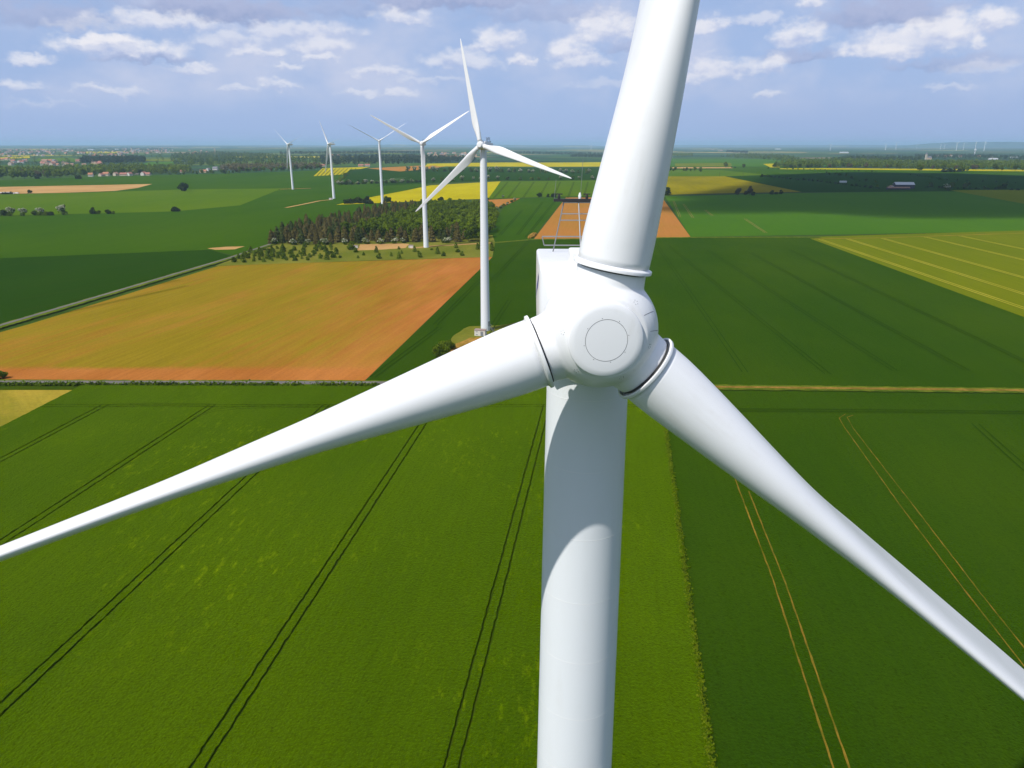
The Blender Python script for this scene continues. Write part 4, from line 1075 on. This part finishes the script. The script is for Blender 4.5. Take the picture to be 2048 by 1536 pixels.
for u, v, k, s, lab in ((772, 406, 'broad', 1.0, 'round tree standing right of the tower behind the wood'), (778, 407, 'broad', .8, 'lower tree beside the round tree at the rapeseed edge'), (882, 404, 'darkshrub', 2.0, 'dark bush standing alone at the lower edge of the rapeseed field'),
        (975, 399, 'darkshrub', .9, 'small bush at the lower right corner of the rapeseed field'), (1006, 395, 'hawthorn', .9, 'small pale bush at the corner of the brown patch'),
        (1079, 394, 'darkshrub', 1.9, 'dark round bush on the field edge left of the nacelle mast'), (1096, 394, 'darkshrub', 1.2, 'small dark bush in the middle of three beside the mast'), (1107, 394, 'darkshrub', 1.9, 'dark bush next to the mast, rightmost of three'),
        (368, 382, 'darkshrub', 4.0, 'wide dark thicket alone in the bright green field at left'), (350, 423, 'darkshrub', 1.9, 'small dark thicket on the field border left of the middle'), (356, 423, 'darkshrub', 1.3, 'low dark bush touching the small thicket on the border'),
        (157, 358, 'darkshrub', 2.9, 'dark rounded thicket below the first village houses'), (74, 357.5, 'darkshrub', 2.4, 'small dark tree in front of the left tree belt'), (60, 386.5, 'darkshrub', 1.6, 'single dark bush at the edge of the sandy field'),
        (9, 432, 'darkshrub', 2.0, 'dark bush at the left frame edge on the field border'), (23, 432, 'hawthorn', 1.9, 'white bush beside the dark one near the left frame edge'), (48, 432, 'hawthorn', 1.7, 'white bush second from the left on the field border'), (70, 431, 'shrub', 1.6, 'low green bush in the field border group'), (82, 431, 'hawthorn', 1.7, 'pale bush at the middle of the field border group'), (92, 431, 'shrub', 1.5, 'green bush right in the field border group'),
        (101, 431, 'darkshrub', 1.5, 'dark bush left of the isolated white bush'), (125, 430, 'hawthorn', 2.2, 'isolated round white bush on the field border'), (186, 428, 'darkshrub', 1.8, 'dark bush right of the isolated white bush'), (197, 428, 'shrub', 1.2, 'low bush touching the dark one on the border'), (217, 428, 'darkshrub', 1.5, 'dark bush in the last pair on the border'), (227, 428, 'shrub', .8, 'smallest bush at the end of the border row'),
        (1334, 390, 'darkshrub', 3.0, 'dark bush right against the big upright blade'), (1475, 391, 'bud', 1.15, 'thin brownish tree on the lower edge of the yellow green field'), (1499, 391, 'bud', 1.3, 'fuller brownish tree beside the thin one at the field edge'), (1506, 391, 'darkshrub', 1.4, 'small dark bush at the foot of the brownish tree'), (1491, 391, 'bud', .7, 'slim shrub left of the fuller brownish tree'),
        (1543, 389, 'darkshrub', 1.6, 'low dark bushes left at the tip of the yellow green field'), (1552, 388.5, 'darkshrub', 1.2, 'low dark bush in the middle at the field tip'), (1562, 388, 'darkshrub', 1.6, 'dark bush right at the field tip'),
        (1451, 336, 'broad', 1.7, 'lone tree on a pale strip left of the right wood'), (1487, 336.5, 'broad', 1.4, 'small round lone tree left of the right wood'), (1463, 335.5, 'darkshrub', 1.2, 'tiny bush right of the lone tree'), (1470, 335.5, 'darkshrub', 1.3, 'tiny second bush between the two lone trees'),
        (1838, 344.5, 'broad', 1.9, 'big dark round tree in front of the yellow strip'), (1933, 344, 'fresh', 1.4, 'light green tree at the right end of the dark thicket'), (1926, 344, 'broad', 1.3, 'tree between the dark thicket and the light green tree'),
        (2003, 342, 'broad', 1.5, 'dark tree on the yellow strip near the right edge'), (2030, 342, 'broad', 1.7, 'larger dark tree on the yellow strip near the right edge'), (2046, 342, 'broad', 1.3, 'tree cut by the right frame edge'),
        (1893, 381, 'hawthorn', 2.6, 'wide pale bush right of the farm'), (1937, 372, 'broad', .9, 'dark lone tree in the shaded field right of the farm'), (1524, 354, 'darkshrub', 1.8, 'dark bush at the start of the long hedge')):
    nm = {'broad': 'broadleaf_tree', 'fresh': 'broadleaf_tree', 'bud': 'budding_tree', 'hawthorn': 'hawthorn_bush', 'darkshrub': 'dark_bush', 'shrub': 'green_bush'}[k]
    plant(k, nm, 'tree' if k in ('broad', 'fresh', 'bud') else 'bush', at(u, v), s, lab)
row([(1885, 344.5), (1905, 344), (1922, 344)], 9, ['darkshrub'], 'bush in the wide dark thicket on the yellow strip', 'dark thicket', 2.2, 3.2)
row([(1334, 343), (1372, 342), (1402, 344)], 13, ['broad', 'broad', 'fresh'], 'tree in the short row right of the big upright blade', 'short tree row', .7, 1.2, 8)
row([(1524, 353), (1640, 364), (1745, 377)], 26, ['darkshrub'], 'dark bush in the long hedge leading to the farm', 'long hedge to the farm', .8, 1.4, 2)
row([(1530, 337), (1620, 339), (1760, 344.5)], 20, ['darkshrub'], 'low dark bush in the upper field hedge', 'upper field hedge', .7, 1.2, 3)
row([(1640, 346), (1690, 355), (1740, 366)], 16, ['broad', 'darkshrub'], 'dark tree in the loose row behind the long hedge', 'loose row of dark trees', .4, .8, 14)
row([(1735, 376), (1765, 378), (1790, 379)], 9, ['broad', 'darkshrub'], 'dark tree crowding the left side of the farm', 'trees left of the farm', .5, .75, 8)
row([(1845, 375), (1870, 376), (1930, 378), (2048, 381)], 26, ['darkshrub', 'darkshrub', 'broad'], 'dark bush in the hedge right of the farm', 'hedge right of the farm', .6, 1.2, 5)
row([(1815, 349), (1900, 361), (2048, 367)], 20, ['darkshrub'], 'dark bush in the curving hedge above the farm', 'curving hedge', .6, 1.0, 3)
# tree belts: the front trees one by one, the depth of the wood as a mass
row([(0, 358), (60, 357), (120, 355)], 18, ['broad', 'fresh', 'bud'], 'full tree in the belt below the village at far left', 'left tree belt', 1.3, 2.0, 14)
row([(90, 354), (170, 352), (300, 349)], 26, ['broad', 'fresh', 'broad'], 'tree behind the first row of village houses', 'trees behind the houses', .9, 1.5, 16)
row([(325, 350), (400, 348), (480, 347)], 24, ['broad', 'darkshrub', 'fresh'], 'bushy garden tree right of the row of village houses', 'garden trees', .6, 1.0, 8)
row([(470, 346), (540, 343), (640, 339)], 34, ['bud', 'broad', 'bud', 'fresh'], 'tree in the brownish belt behind the two leftmost turbines', 'brownish tree belt', .9, 1.4, 8)
row([(1550, 337), (1700, 336), (1870, 339.5), (2048, 340)], 44, ['broad', 'fresh', 'broad', 'bud'], 'tree along the front of the long wood on the right', 'front of the right wood', 1.2, 1.8, 12)
def wood_mass(px, dist, mat, cone=.1, h=15, n=60, maxn=900):
    pp = [at(*q) for q in px]
    ps = scatter(pp, dist, maxn)
    if not ps: return
    o = mass('distant_wood', ps, cone, h, n=n); o.data.materials.append(mat)
wood_mass([(-60, 353), (120, 352), (300, 348), (380, 346), (380, 338), (240, 336), (100, 340), (-60, 342)], 15, LEAF['broad'], .1, 15)
wood_mass([(160, 326), (245, 326), (290, 324), (290, 318), (170, 317)], 16, LEAF['dark'], .1, 16)
wood_mass([(340, 331), (450, 334), (560, 333), (640, 331), (640, 318), (560, 312), (440, 306), (345, 310)], 19, LEAF['broad'], .15, 16, 50, 800)
wood_mass([(440, 342), (560, 338), (640, 336), (640, 331), (560, 333), (450, 334)], 15, LEAF['bud'], .05, 13, 50)
wood_mass([(640, 331), (740, 329), (860, 327), (950, 322), (950, 317), (820, 314), (640, 315)], 20, LEAF['dark'], .15, 16, 50, 700)
wood_mass([(560, 309), (700, 308), (840, 307), (840, 305), (560, 306.5)], 30, LEAF['dark'], .1, 16, 36, 400)
wood_mass([(1546, 336), (1700, 335), (1860, 337), (2060, 338), (2060, 327), (1850, 327), (1700, 322), (1580, 325)], 17, LEAF['broad'], .12, 17, 55, 900)
wood_mass([(1440, 314), (1540, 320), (1560, 325), (1590, 326), (1600, 318), (1560, 312), (1490, 309)], 17, LEAF['broad'], .1, 15, 45, 400)
wood_mass([(1452, 305), (1495, 306.5), (1495, 304), (1455, 302.5)], 30, LEAF['dark'], .1, 16, 36, 200)
wood_mass([(1335, 313), (1385, 313), (1385, 309), (1335, 309)], 26, LEAF['broad'], .1, 15, 36, 200)
wood_mass([(1640, 322), (1720, 321), (1840, 322), (1840, 317), (1700, 315)], 24, LEAF['dark'], .1, 16, 36, 300)
wood_mass([(1830, 318), (1960, 318), (2048, 320), (2048, 314), (1900, 310), (1830, 311)], 28, LEAF['dark'], .1, 15, 34, 420)
wood_mass([(1000, 307), (1100, 309), (1210, 311), (1210, 308), (1050, 305)], 28, LEAF['dark'], .1, 15, 34, 260)
wood_mass([(1140, 314), (1200, 315), (1210, 312), (1150, 312)], 20, LEAF['dark'], .1, 15, 34, 160)
wood_mass([(-40, 336), (60, 334), (180, 332), (330, 328), (330, 297), (160, 298), (-40, 300)], 46, LEAF['broad'], .1, 12, 40, 1100)
wood_mass([(160, 297.5), (260, 298), (345, 299), (345, 297), (160, 296)], 40, LEAF['dark'], .1, 16, 34, 250)

# ------------------------------------------------------------------ villages
WALLS = [plain('cream_render', (0.50, 0.44, 0.33), 0.9), plain('white_render', (0.58, 0.56, 0.50), 0.9), plain('ochre_render', (0.60, 0.44, 0.27), 0.9)]
ROOFS = [plain('orange_roof_tile', (0.38, 0.165, 0.085), 0.85), plain('red_roof_tile', (0.32, 0.135, 0.095), 0.85), plain('slate_roof', (0.16, 0.16, 0.18), 0.7), plain('brown_roof_tile', (0.32, 0.18, 0.12), 0.85)]
PANE = plain('window_glass', (0.03, 0.04, 0.05), 0.15)
def house_meshes(w, d, h, rh):
    wl = MB(); x, y = w / 2, d / 2
    wl.add([(-x, -y, -1), (x, -y, -1), (x, y, -1), (-x, y, -1), (-x, -y, h), (x, -y, h), (x, y, h), (-x, y, h), (-x, 0, h + rh), (x, 0, h + rh)],
           [(0, 1, 5, 4), (2, 3, 7, 6), (1, 2, 6, 9, 5), (3, 0, 4, 8, 7)])
    rf = MB(); e = .45; k = rh / y
    for s in (-1, 1):
        p = [(-x - .3, s * (y + e), h - e * k + .05), (x + .3, s * (y + e), h - e * k + .05), (x + .3, 0, h + rh + .05), (-x - .3, 0, h + rh + .05)]
        q = [(a, b, c + .22) for a, b, c in p]
        f = [(0, 1, 2, 3), (7, 6, 5, 4), (0, 4, 5, 1), (1, 5, 6, 2), (3, 2, 6, 7), (0, 3, 7, 4)]
        rf.add(p + q, f)
    return wl.mesh('wall'), rf.mesh('roof')
HPROTO = []
for i, (w, d, h, rh) in enumerate(((11, 8, 3.4, 3.2), (13, 8.5, 5.2, 3.4), (9.5, 8, 4.6, 3.3), (16, 9, 3.4, 3.4))):
    wm, rm = house_meshes(w, d, h, rh)
    for wi in range(3):
        for ri in range(4):
            a, b = (wm, rm) if (wi, ri) == (0, 0) else (wm.copy(), rm.copy())
            a.name, b.name = 'wall', 'roof'; HPROTO.append((i, wi, ri, a, b, (w, d, h, rh)))
def house(p, label, group, i=None, wi=None, ri=None, rz=None, s=1.0, windows=False, chimney=False):
    c = [x for x in HPROTO if (i is None or x[0] == i) and (wi is None or x[1] == wi) and (ri is None or x[2] == ri)]
    _, wi, ri, a, b, (w, d, h, rh) = rng.choice(c)
    o = empty('house', (p.x, p.y, terr(p.x, p.y)), rng.uniform(-.5, .5) + rng.choice((0, 0, 1.57)) if rz is None else rz, label, 'house', group)
    wl = link('wall', a, WALLS[wi], o); rf = link('roof', b, ROOFS[ri], o)
    if windows:
        for k in range(3):
            link('window', MB().box(((k - 1) * w * .3, -d / 2 - .02, h * .55), (1.3, .1, 1.3)).mesh('window'), PANE, wl)
    if chimney: link('chimney', MB().box((w * .28, .5, h + rh + .3), (.8, .7, 1.4)).mesh('chimney'), ROOFS[3], rf)
    o.scale = (s, s, s)
    return o
for (u, v, i, wi, ri, rz, lab) in ((182, 353, 2, 1, 0, .2, 'white gabled house with orange roof, leftmost of the front village row'), (203, 352.5, 0, 0, 1, 1.4, 'low dull house half hidden by trees in the front village row'), (213, 352, 1, 0, 0, 0, 'cream house with a broad bright orange roof in the front row'),
        (232, 351.5, 2, 0, 3, 1.3, 'cream gabled house between the orange and the pink roofed houses'), (248, 351.5, 3, 0, 1, .05, 'long house with pinkish red roof in the front row'), (260, 351.5, 2, 1, 1, 1.2, 'narrow tall house with red roof and white gable'),
        (272, 348.5, 1, 0, 1, .3, 'tall house with church-like stub behind the front row'), (288, 351, 1, 1, 1, 1.45, 'small white wing house beside the rightmost red roof'), (294, 351, 3, 0, 1, 0, 'rightmost house of the front row with wide red roof'),
        (366, 345.5, 0, 0, 1, .2, 'house half sunk in green garden trees'), (407, 345, 3, 2, 0, .1, 'low salmon house in the garden trees'), (417, 342, 2, 1, 2, 1.2, 'white gabled house above the salmon house'), (431, 340, 1, 1, 2, 0, 'white house with pale front in the gardens'), (446, 339, 1, 1, 2, .3, 'white house at the edge of the brownish belt'),
        (645, 333, 3, 0, 1, 0, 'long red roofed house beyond the small yellow field'), (722, 333, 3, 2, 1, 0, 'red roofed farmhouse beside the brown strip'), (735, 332.5, 3, 1, 1, .1, 'red roofed house at the right end of that farm')):
    house(at(u, v), lab, None, i, wi, ri, rz, 1.1, True, True)
TOWN = [(0, 298.5, 165, 308, 62), (160, 303, 250, 315, 24), (245, 298, 345, 309, 56), (0, 319, 60, 331, 11), (80, 323, 205, 333, 24), (340, 299, 450, 312, 14), (0, 305, 120, 315, 16), (855, 306, 960, 313, 26), (1420, 299, 1445, 303, 5), (1870, 312, 1990, 317, 8), (650, 311, 690, 313, 4)]
for (u0, v0, u1, v1, n) in TOWN:
    for _ in range(n):
        p = at(rng.uniform(u0, u1), rng.uniform(v0, v1))
        ri = rng.randrange(4); rn = ('orange', 'red', 'slate grey', 'brown')[ri]
        wh = 'left part of the far town' if (u0, v0) == (0, 298.5) else 'far town below the warehouses' if u0 == 160 else 'far town round the church' if u0 == 245 else 'nearer hamlet at the left edge' if (u0, v0) == (0, 319) else 'nearer hamlet behind the tree belt' if u0 == 80 else 'town fringe by the big woods' if u0 == 340 else 'lower left quarter of the far town' if u0 == 0 else 'village behind the second and third turbines' if u0 == 855 else 'far plain right of the big blade' if u0 == 1420 else 'far village above the right wood' if u0 == 1870 else 'woods behind the side-on turbine'
        house(p, 'small far house with %s roof in the %s' % (rn, wh), '%s roofed houses, %s' % (rn, wh), ri=ri, s=rng.uniform(1.15, 1.6))
WHITEROOF = plain('white_sheet_roof', (0.66, 0.67, 0.67), 0.6); SHEET = plain('grey_sheet_wall', (0.45, 0.47, 0.50), 0.7); DARKWALL = plain('dark_timber_wall', (0.05, 0.042, 0.055), 0.85)
def shed(u, v, w, d, h, rh, rz, label, wall=SHEET, roof=WHITEROOF, name='warehouse', cat='warehouse'):
    p = at(u, v); wm, rm = house_meshes(w, d, h, rh); o = empty(name, (p.x, p.y, terr(p.x, p.y)), rz, label, cat)
    wl = link('wall', wm, wall, o); link('roof', rm, roof, o)
    return o, wl
shed(182, 300.5, 60, 30, 9, 2, 0, 'long white warehouse at the far side of the town, left of three', WHITEROOF)
shed(212, 300, 46, 26, 8, 2, 0, 'white warehouse in the middle of three beyond the yellow field', WHITEROOF)
shed(234, 299.5, 40, 24, 8, 2, 0, 'bluish white warehouse, right of three beyond the yellow field', WHITEROOF)
shed(133, 303, 40, 22, 7, 2, 0, 'small cream factory roof in the town', WALLS[0])
shed(1556, 299, 90, 40, 12, 2, 0, 'tiny white sheds on the far right horizon', WHITEROOF)
shed(1688, 306, 80, 30, 9, 2, 0, 'far white shed left of the horizon turbines', WHITEROOF)
shed(1986, 319, 46, 18, 5, 2, 0, 'far low white roof above the right wood', WHITEROOF)
shed(2028, 316, 40, 18, 6, 2, 0, 'far white shed near the right frame edge', WHITEROOF)
# the farm in the cloud shadow
o, wl = shed(1806, 377, 34, 20, 7.5, 4.2, R(-10), 'big farm barn with pale roof and dark walls in the shaded field', DARKWALL, WHITEROOF, 'barn', 'barn')
for k in range(2): link('door', MB().box((17.05, -3 + 5 * k, 2.8), (.2, 2.6, 4.4)).mesh('door'), WHITEROOF, wl)
shed(1782, 379, 12, 8, 4.5, 3, R(80), 'small white gabled house left of the barn', WALLS[1], ROOFS[3], 'house', 'house')
shed(1796, 379.5, 40, 8, 3.2, 2, R(-4), 'long low dark farm building in front of the barn', DARKWALL, ROOFS[3], 'farm_shed', 'shed')
shed(1686, 365.5, 14, 6, 3, 1, 0, 'tiny white hut in the shaded field left of the farm', WHITEROOF, WHITEROOF, 'hut', 'hut')
# church and water tower in the town, church at right
def church(u, v, s, label):
    p = at(u, v); o = empty('church', (p.x, p.y, terr(p.x, p.y)), .2, label, 'church')
    wm, rm = house_meshes(22, 10, 8, 5); wl = link('wall', wm, WALLS[2], o); link('roof', rm, ROOFS[2], o)
    link('bell_tower', MB().box((-13.5, 0, 10), (6.5, 6.5, 22)).mesh('bell_tower'), WALLS[0], o)
    link('spire', MB().lathe([(0, 4.4), (12, .1)], (-13.5, 0, 21), (0, 0, 1), 8).mesh('spire'), ROOFS[2], o)
    o.scale = (s, s, s); return o
church(268, 303, 1.4, 'stone church with pointed spire in the middle of the far town')
church(1857, 319, 1.3, 'far church with pale spire above the right wood')
def block(u, v, w, h, label, mat, name, cat):
    p = at(u, v); o = empty(name, (p.x, p.y, terr(p.x, p.y)), 0, label, cat)
    if name == 'water_tower':
        link('shaft', MB().lathe([(0, w * .22), (h * .6, w * .18)], (0, 0, 0), (0, 0, 1), 16).mesh('shaft', 30), mat, o)
        link('tank', MB().lathe([(0, w * .2), (h * .18, w * .5), (h * .4, w * .5), (h * .42, w * .4)], (0, 0, h * .58), (0, 0, 1), 16).mesh('tank', 30), mat, o)
    else:
        b = link('wall', MB().box((0, 0, h / 2), (w, w * .5, h)).mesh('wall'), mat, o)
        link('roof', MB().box((0, 0, h + .4), (w + 1, w * .5 + 1, .8)).mesh('roof'), mat, o)
    return o
block(301, 297, 26, 20, 'lone dark tower block standing above the town skyline', SHEET, 'tower_block', 'building')
block(1949, 309, 18, 44, 'white water tower below the tallest far turbines', WHITEROOF, 'water_tower', 'water tower')
# parked trailers at the left edge of the sandy field
for k, (u, v) in enumerate(((2, 386.5), (9, 386.3), (18, 386), (25, 387.5), (34, 387))):
    p = at(u, v); o = empty('trailer', (p.x, p.y, 0), rng.uniform(-.2, .2), 'small white trailer parked by the dark hedge at the far left field edge', 'trailer', 'white trailers at the field edge')
    link('body', MB().box((0, 0, 1.9), (6.0, 2.4, 2.2)).mesh('body'), WHITEROOF, o)
    for sx in (-1.2, 1.2): link('wheel', MB().lathe([(-1.15, .45), (1.15, .45)], (sx, 0, .45), (0, 1, 0), 12).mesh('wheel'), DARK, o)
row([(-10, 389), (14, 388.5), (28, 388)], 8, ['darkshrub'], 'dark low bush in the hedge by the white trailers', 'hedge by the trailers', .8, 1.1, 2)
# straw heap on the field corner
def heap():
    r = np.random.default_rng(3); a, b = at(1058, 477), at(1071, 467)
    bm = bmesh.new(); bmesh.ops.create_icosphere(bm, subdivisions=4, radius=1)
    d = (b - a); ln = d.length
    for v in bm.verts:
        n = 1 + .22 * mnoise.noise(v.co * 2.2) + .10 * mnoise.noise(v.co * 6)
        v.co = Vector((v.co.x * ln * .52 * n, v.co.y * 3.0 * n, max(-.2, v.co.z * 2.2 * n)))
    me = bpy.data.meshes.new('straw_heap'); bm.to_mesh(me); bm.free()
    o = link('straw_heap', me, FM['dirt'], loc=((a + b) / 2)); o.rotation_euler = (0, 0, math.atan2(d.y, d.x))
    tag(o, 'long brown heap on the corner of the brown field by the nacelle', 'heap')
heap()
for u, v, h in ((1439, 353, 12), (1485.5, 357, 14), (1672, 341, 12)):
    p = at(u, v); o = link('utility_pole', MB().tube([(0, 0, 0), (0, 0, h)], [.28, .2], 8).mesh('utility_pole'), BARK, loc=p)
    tag(o, {1439: 'thin wooden pole at the left of the yellow green field', 1485.5: 'thin wooden pole in the middle of the green strip', 1672: 'thin wooden pole near the upper hedge'}[u], 'pole')
# yellow fields among the town
field('rapeseed_field', 'rape', (165, 305), (178, 303), (250, 303), (248, 306), (168, 307))
field('rapeseed_field', 'rape', (0, 315), (60, 312.5), (60, 316), (0, 318))
field('green_field', 'light', (70, 322), (78, 316), (145, 315), (158, 324))
field('green_field', 'teal', (265, 334), (300, 324), (348, 323), (348, 332))
field('yellow_green_field', 'olive', (282, 322), (284, 318.5), (348, 318.5), (348, 323))
field('rapeseed_field', 'rape', (56, 298), (112, 298), (112, 300), (60, 300.2))
field('yellow_green_field', 'olive', (590, 305), (610, 303.5), (770, 305.5), (830, 308.5), (700, 307.5))

# ridge on the far right and rolling far horizon
def ridge(name, u0, u1, dist, h0, seed):
    vs_, fs = [], []; n = 60
    for k in range(n + 1):
        u = u0 + (u1 - u0) * k / n; a = math.atan2(u - 1024, FPX / math.cos(PITCH)); s = smooth(k / n, 0, .22) * (1 if u1 > 2000 else smooth(1 - k / n, 0, .15))
        top = h0 * s * (1 + .10 * mnoise.noise(Vector((k * .13, seed, 0))) + .04 * mnoise.noise(Vector((k * .6, seed, 3))))
        for j, (dd_, z) in enumerate(((-1500, -.5), (-700, .45), (0, 1), (900, .8), (2500, -.5))):
            r = dist + dd_; x, y = math.sin(a) * r, math.cos(a) * r
            vs_.append((x, y, (top * z if z > 0 else -.8) + terr(x, y)))
        if k:
            for j in range(4): b = (k - 1) * 5 + j; fs.append((b, b + 5, b + 6, b + 1))
    link(name, mesh_np(name, vs_, fs, True), COUNTRY, kind='structure')
ridge('hill', 1745, 2500, 26000, 146, 1.0)
ridge('hill', 1150, 1900, 33000, 62, 4.0)
ridge('hill', 650, 1250, 28000, 58, 7.0)
ridge('hill', -500, 760, 32000, 42, 9.0)
ridge('hill', -500, 600, 19000, 26, 12.0)

# ------------------------------------------------------------------ fringe of taller plants between the two near fields
def fringe():
    r = np.random.default_rng(5); n = 9000
    y = r.uniform(-60, 234, n); x = np.array([edge_x(t) for t in y]) + r.normal(0, .36, n) - .15
    p = np.stack([x, y, r.uniform(.35, .78, n)], 1); d = np.stack([r.normal(.2, .5, n), r.normal(-.2, .5, n), np.full(n, .8)], 1)
    link('crop_fringe', card_mesh('crop_fringe', cards(p, d, .27, r), r.uniform(0, 1, n)), FRINGE, kind='stuff')
FRINGE = leaf_mat('barley_fringe', (0.085, 0.130, 0.003), (0.17, 0.215, 0.008), 0.3)
fringe()
# weeds along the road verge
def weeds():
    r = np.random.default_rng(8); a, b = G(-20, 772), G(760, 773.5); n = 5000
    t = r.uniform(0, 1, n); c = np.array([a.x, a.y, 0])[None] * (1 - t)[:, None] + np.array([b.x, b.y, 0])[None] * t[:, None]
    k = np.array([mnoise.noise(Vector((x * .12, 2.0, 0))) for x in c[:, 0]]); keep = r.uniform(-.3, .6, n) < k + .15
    c = c[keep]; n = len(c); c[:, 1] += r.normal(0, .5, n); c[:, 2] = .6 + np.abs(r.normal(0, .45, n))
    link('verge_weeds', card_mesh('verge_weeds', cards(c, np.tile([0, -.3, 1.0], (n, 1)), .6, r), r.uniform(0, 1, n)), LEAF['broad'], kind='stuff')
weeds()

# ------------------------------------------------------------------ the cloud whose shadow lies over the farm (out of frame, up towards the sun)
def shading_cloud():
    zc_ = 950.0
    off = Vector((sd.x, sd.y, 0)) / sd.z * zc_
    outline = [at(*q) for q in ((1325, 418), (1400, 424), (1600, 428), (1760, 442), (1900, 436), (2300, 436), (2700, 430), (2700, 350), (2048, 352), (1900, 347), (1700, 344), (1560, 349), (1480, 372), (1360, 392))]
    c = sum(outline, Vector()) / len(outline)
    x0, x1 = min(p.x for p in outline) - 120, max(p.x for p in outline) + 120; y0, y1 = min(p.y for p in outline) - 120, max(p.y for p in outline) + 120
    nx, ny = 84, 64; vs_, fs = [], []; th = {}
    for j in range(ny + 1):
        for i in range(nx + 1):
            p = Vector((x0 + (x1 - x0) * i / nx, y0 + (y1 - y0) * j / ny, 0))
            dmin = min(((p - (a + (b - a) * max(0, min(1, (p - a).dot(b - a) / (b - a).length_squared)))).length for a, b in zip(outline, outline[1:] + outline[:1])))
            s = dmin if inside(p, outline) else -dmin
            s += 55 * mnoise.noise(p * .004) + 30 * mnoise.noise(p * .011)
            h = 150 * (1 - math.exp(-max(0, s + 12) / 90.0)); th[(i, j)] = h
            q = p + off
            vs_.append((q.x, q.y, zc_ - .25 * h)); vs_.append((q.x, q.y, zc_ + h * (1 + .5 * mnoise.noise(p * .02))))
    idx = lambda i, j, t: 2 * (j * (nx + 1) + i) + t
    used = set()
    for j in range(ny):
        for i in range(nx):
            cs = [(i, j), (i + 1, j), (i + 1, j + 1), (i, j + 1)]
            if max(th[c_] for c_ in cs) > 0:
                used.add((i, j)); fs.append([idx(*c_, 1) for c_ in cs]); fs.append([idx(*c_, 0) for c_ in reversed(cs)])
    for (i, j) in used:            # close the rim
        for (di, dj, a, b) in ((0, -1, (i, j), (i + 1, j)), (1, 0, (i + 1, j), (i + 1, j + 1)), (0, 1, (i + 1, j + 1), (i, j + 1)), (-1, 0, (i, j + 1), (i, j))):
            if (i + di, j + dj) not in used: fs.append([idx(*a, 0), idx(*b, 0), idx(*b, 1), idx(*a, 1)])
    m = bpy.data.materials.new('cloud_vapour'); m.use_nodes = True; nt = m.node_tree; nt.nodes.clear()
    out = N(nt, 'ShaderNodeOutputMaterial'); v = N(nt, 'ShaderNodeVolumePrincipled')
    v.inputs['Color'].default_value = (1, 1, 1, 1); v.inputs['Density'].default_value = 0.032
    L(nt, v.outputs[0], out.inputs['Volume'])
    link('cloud', mesh_np('cloud', vs_, fs), m, kind='stuff')
shading_cloud()
# ------------------------------------------------------------------ haze
def build_haze():
    m = bpy.data.materials.new('thin_air_haze'); m.use_nodes = True; nt = m.node_tree; nt.nodes.clear()
    out = N(nt, 'ShaderNodeOutputMaterial'); v = N(nt, 'ShaderNodeVolumePrincipled')
    v.inputs['Color'].default_value = (0.52, 0.80, 1.0, 1); v.inputs['Density'].default_value = 5.6e-5; v.inputs['Anisotropy'].default_value = 0.0
    L(nt, v.outputs[0], out.inputs['Volume'])
    o = link('haze', MB().box((0, 0, 87), (92000, 92000, 178)).mesh('haze'), m, kind='stuff')
build_haze()
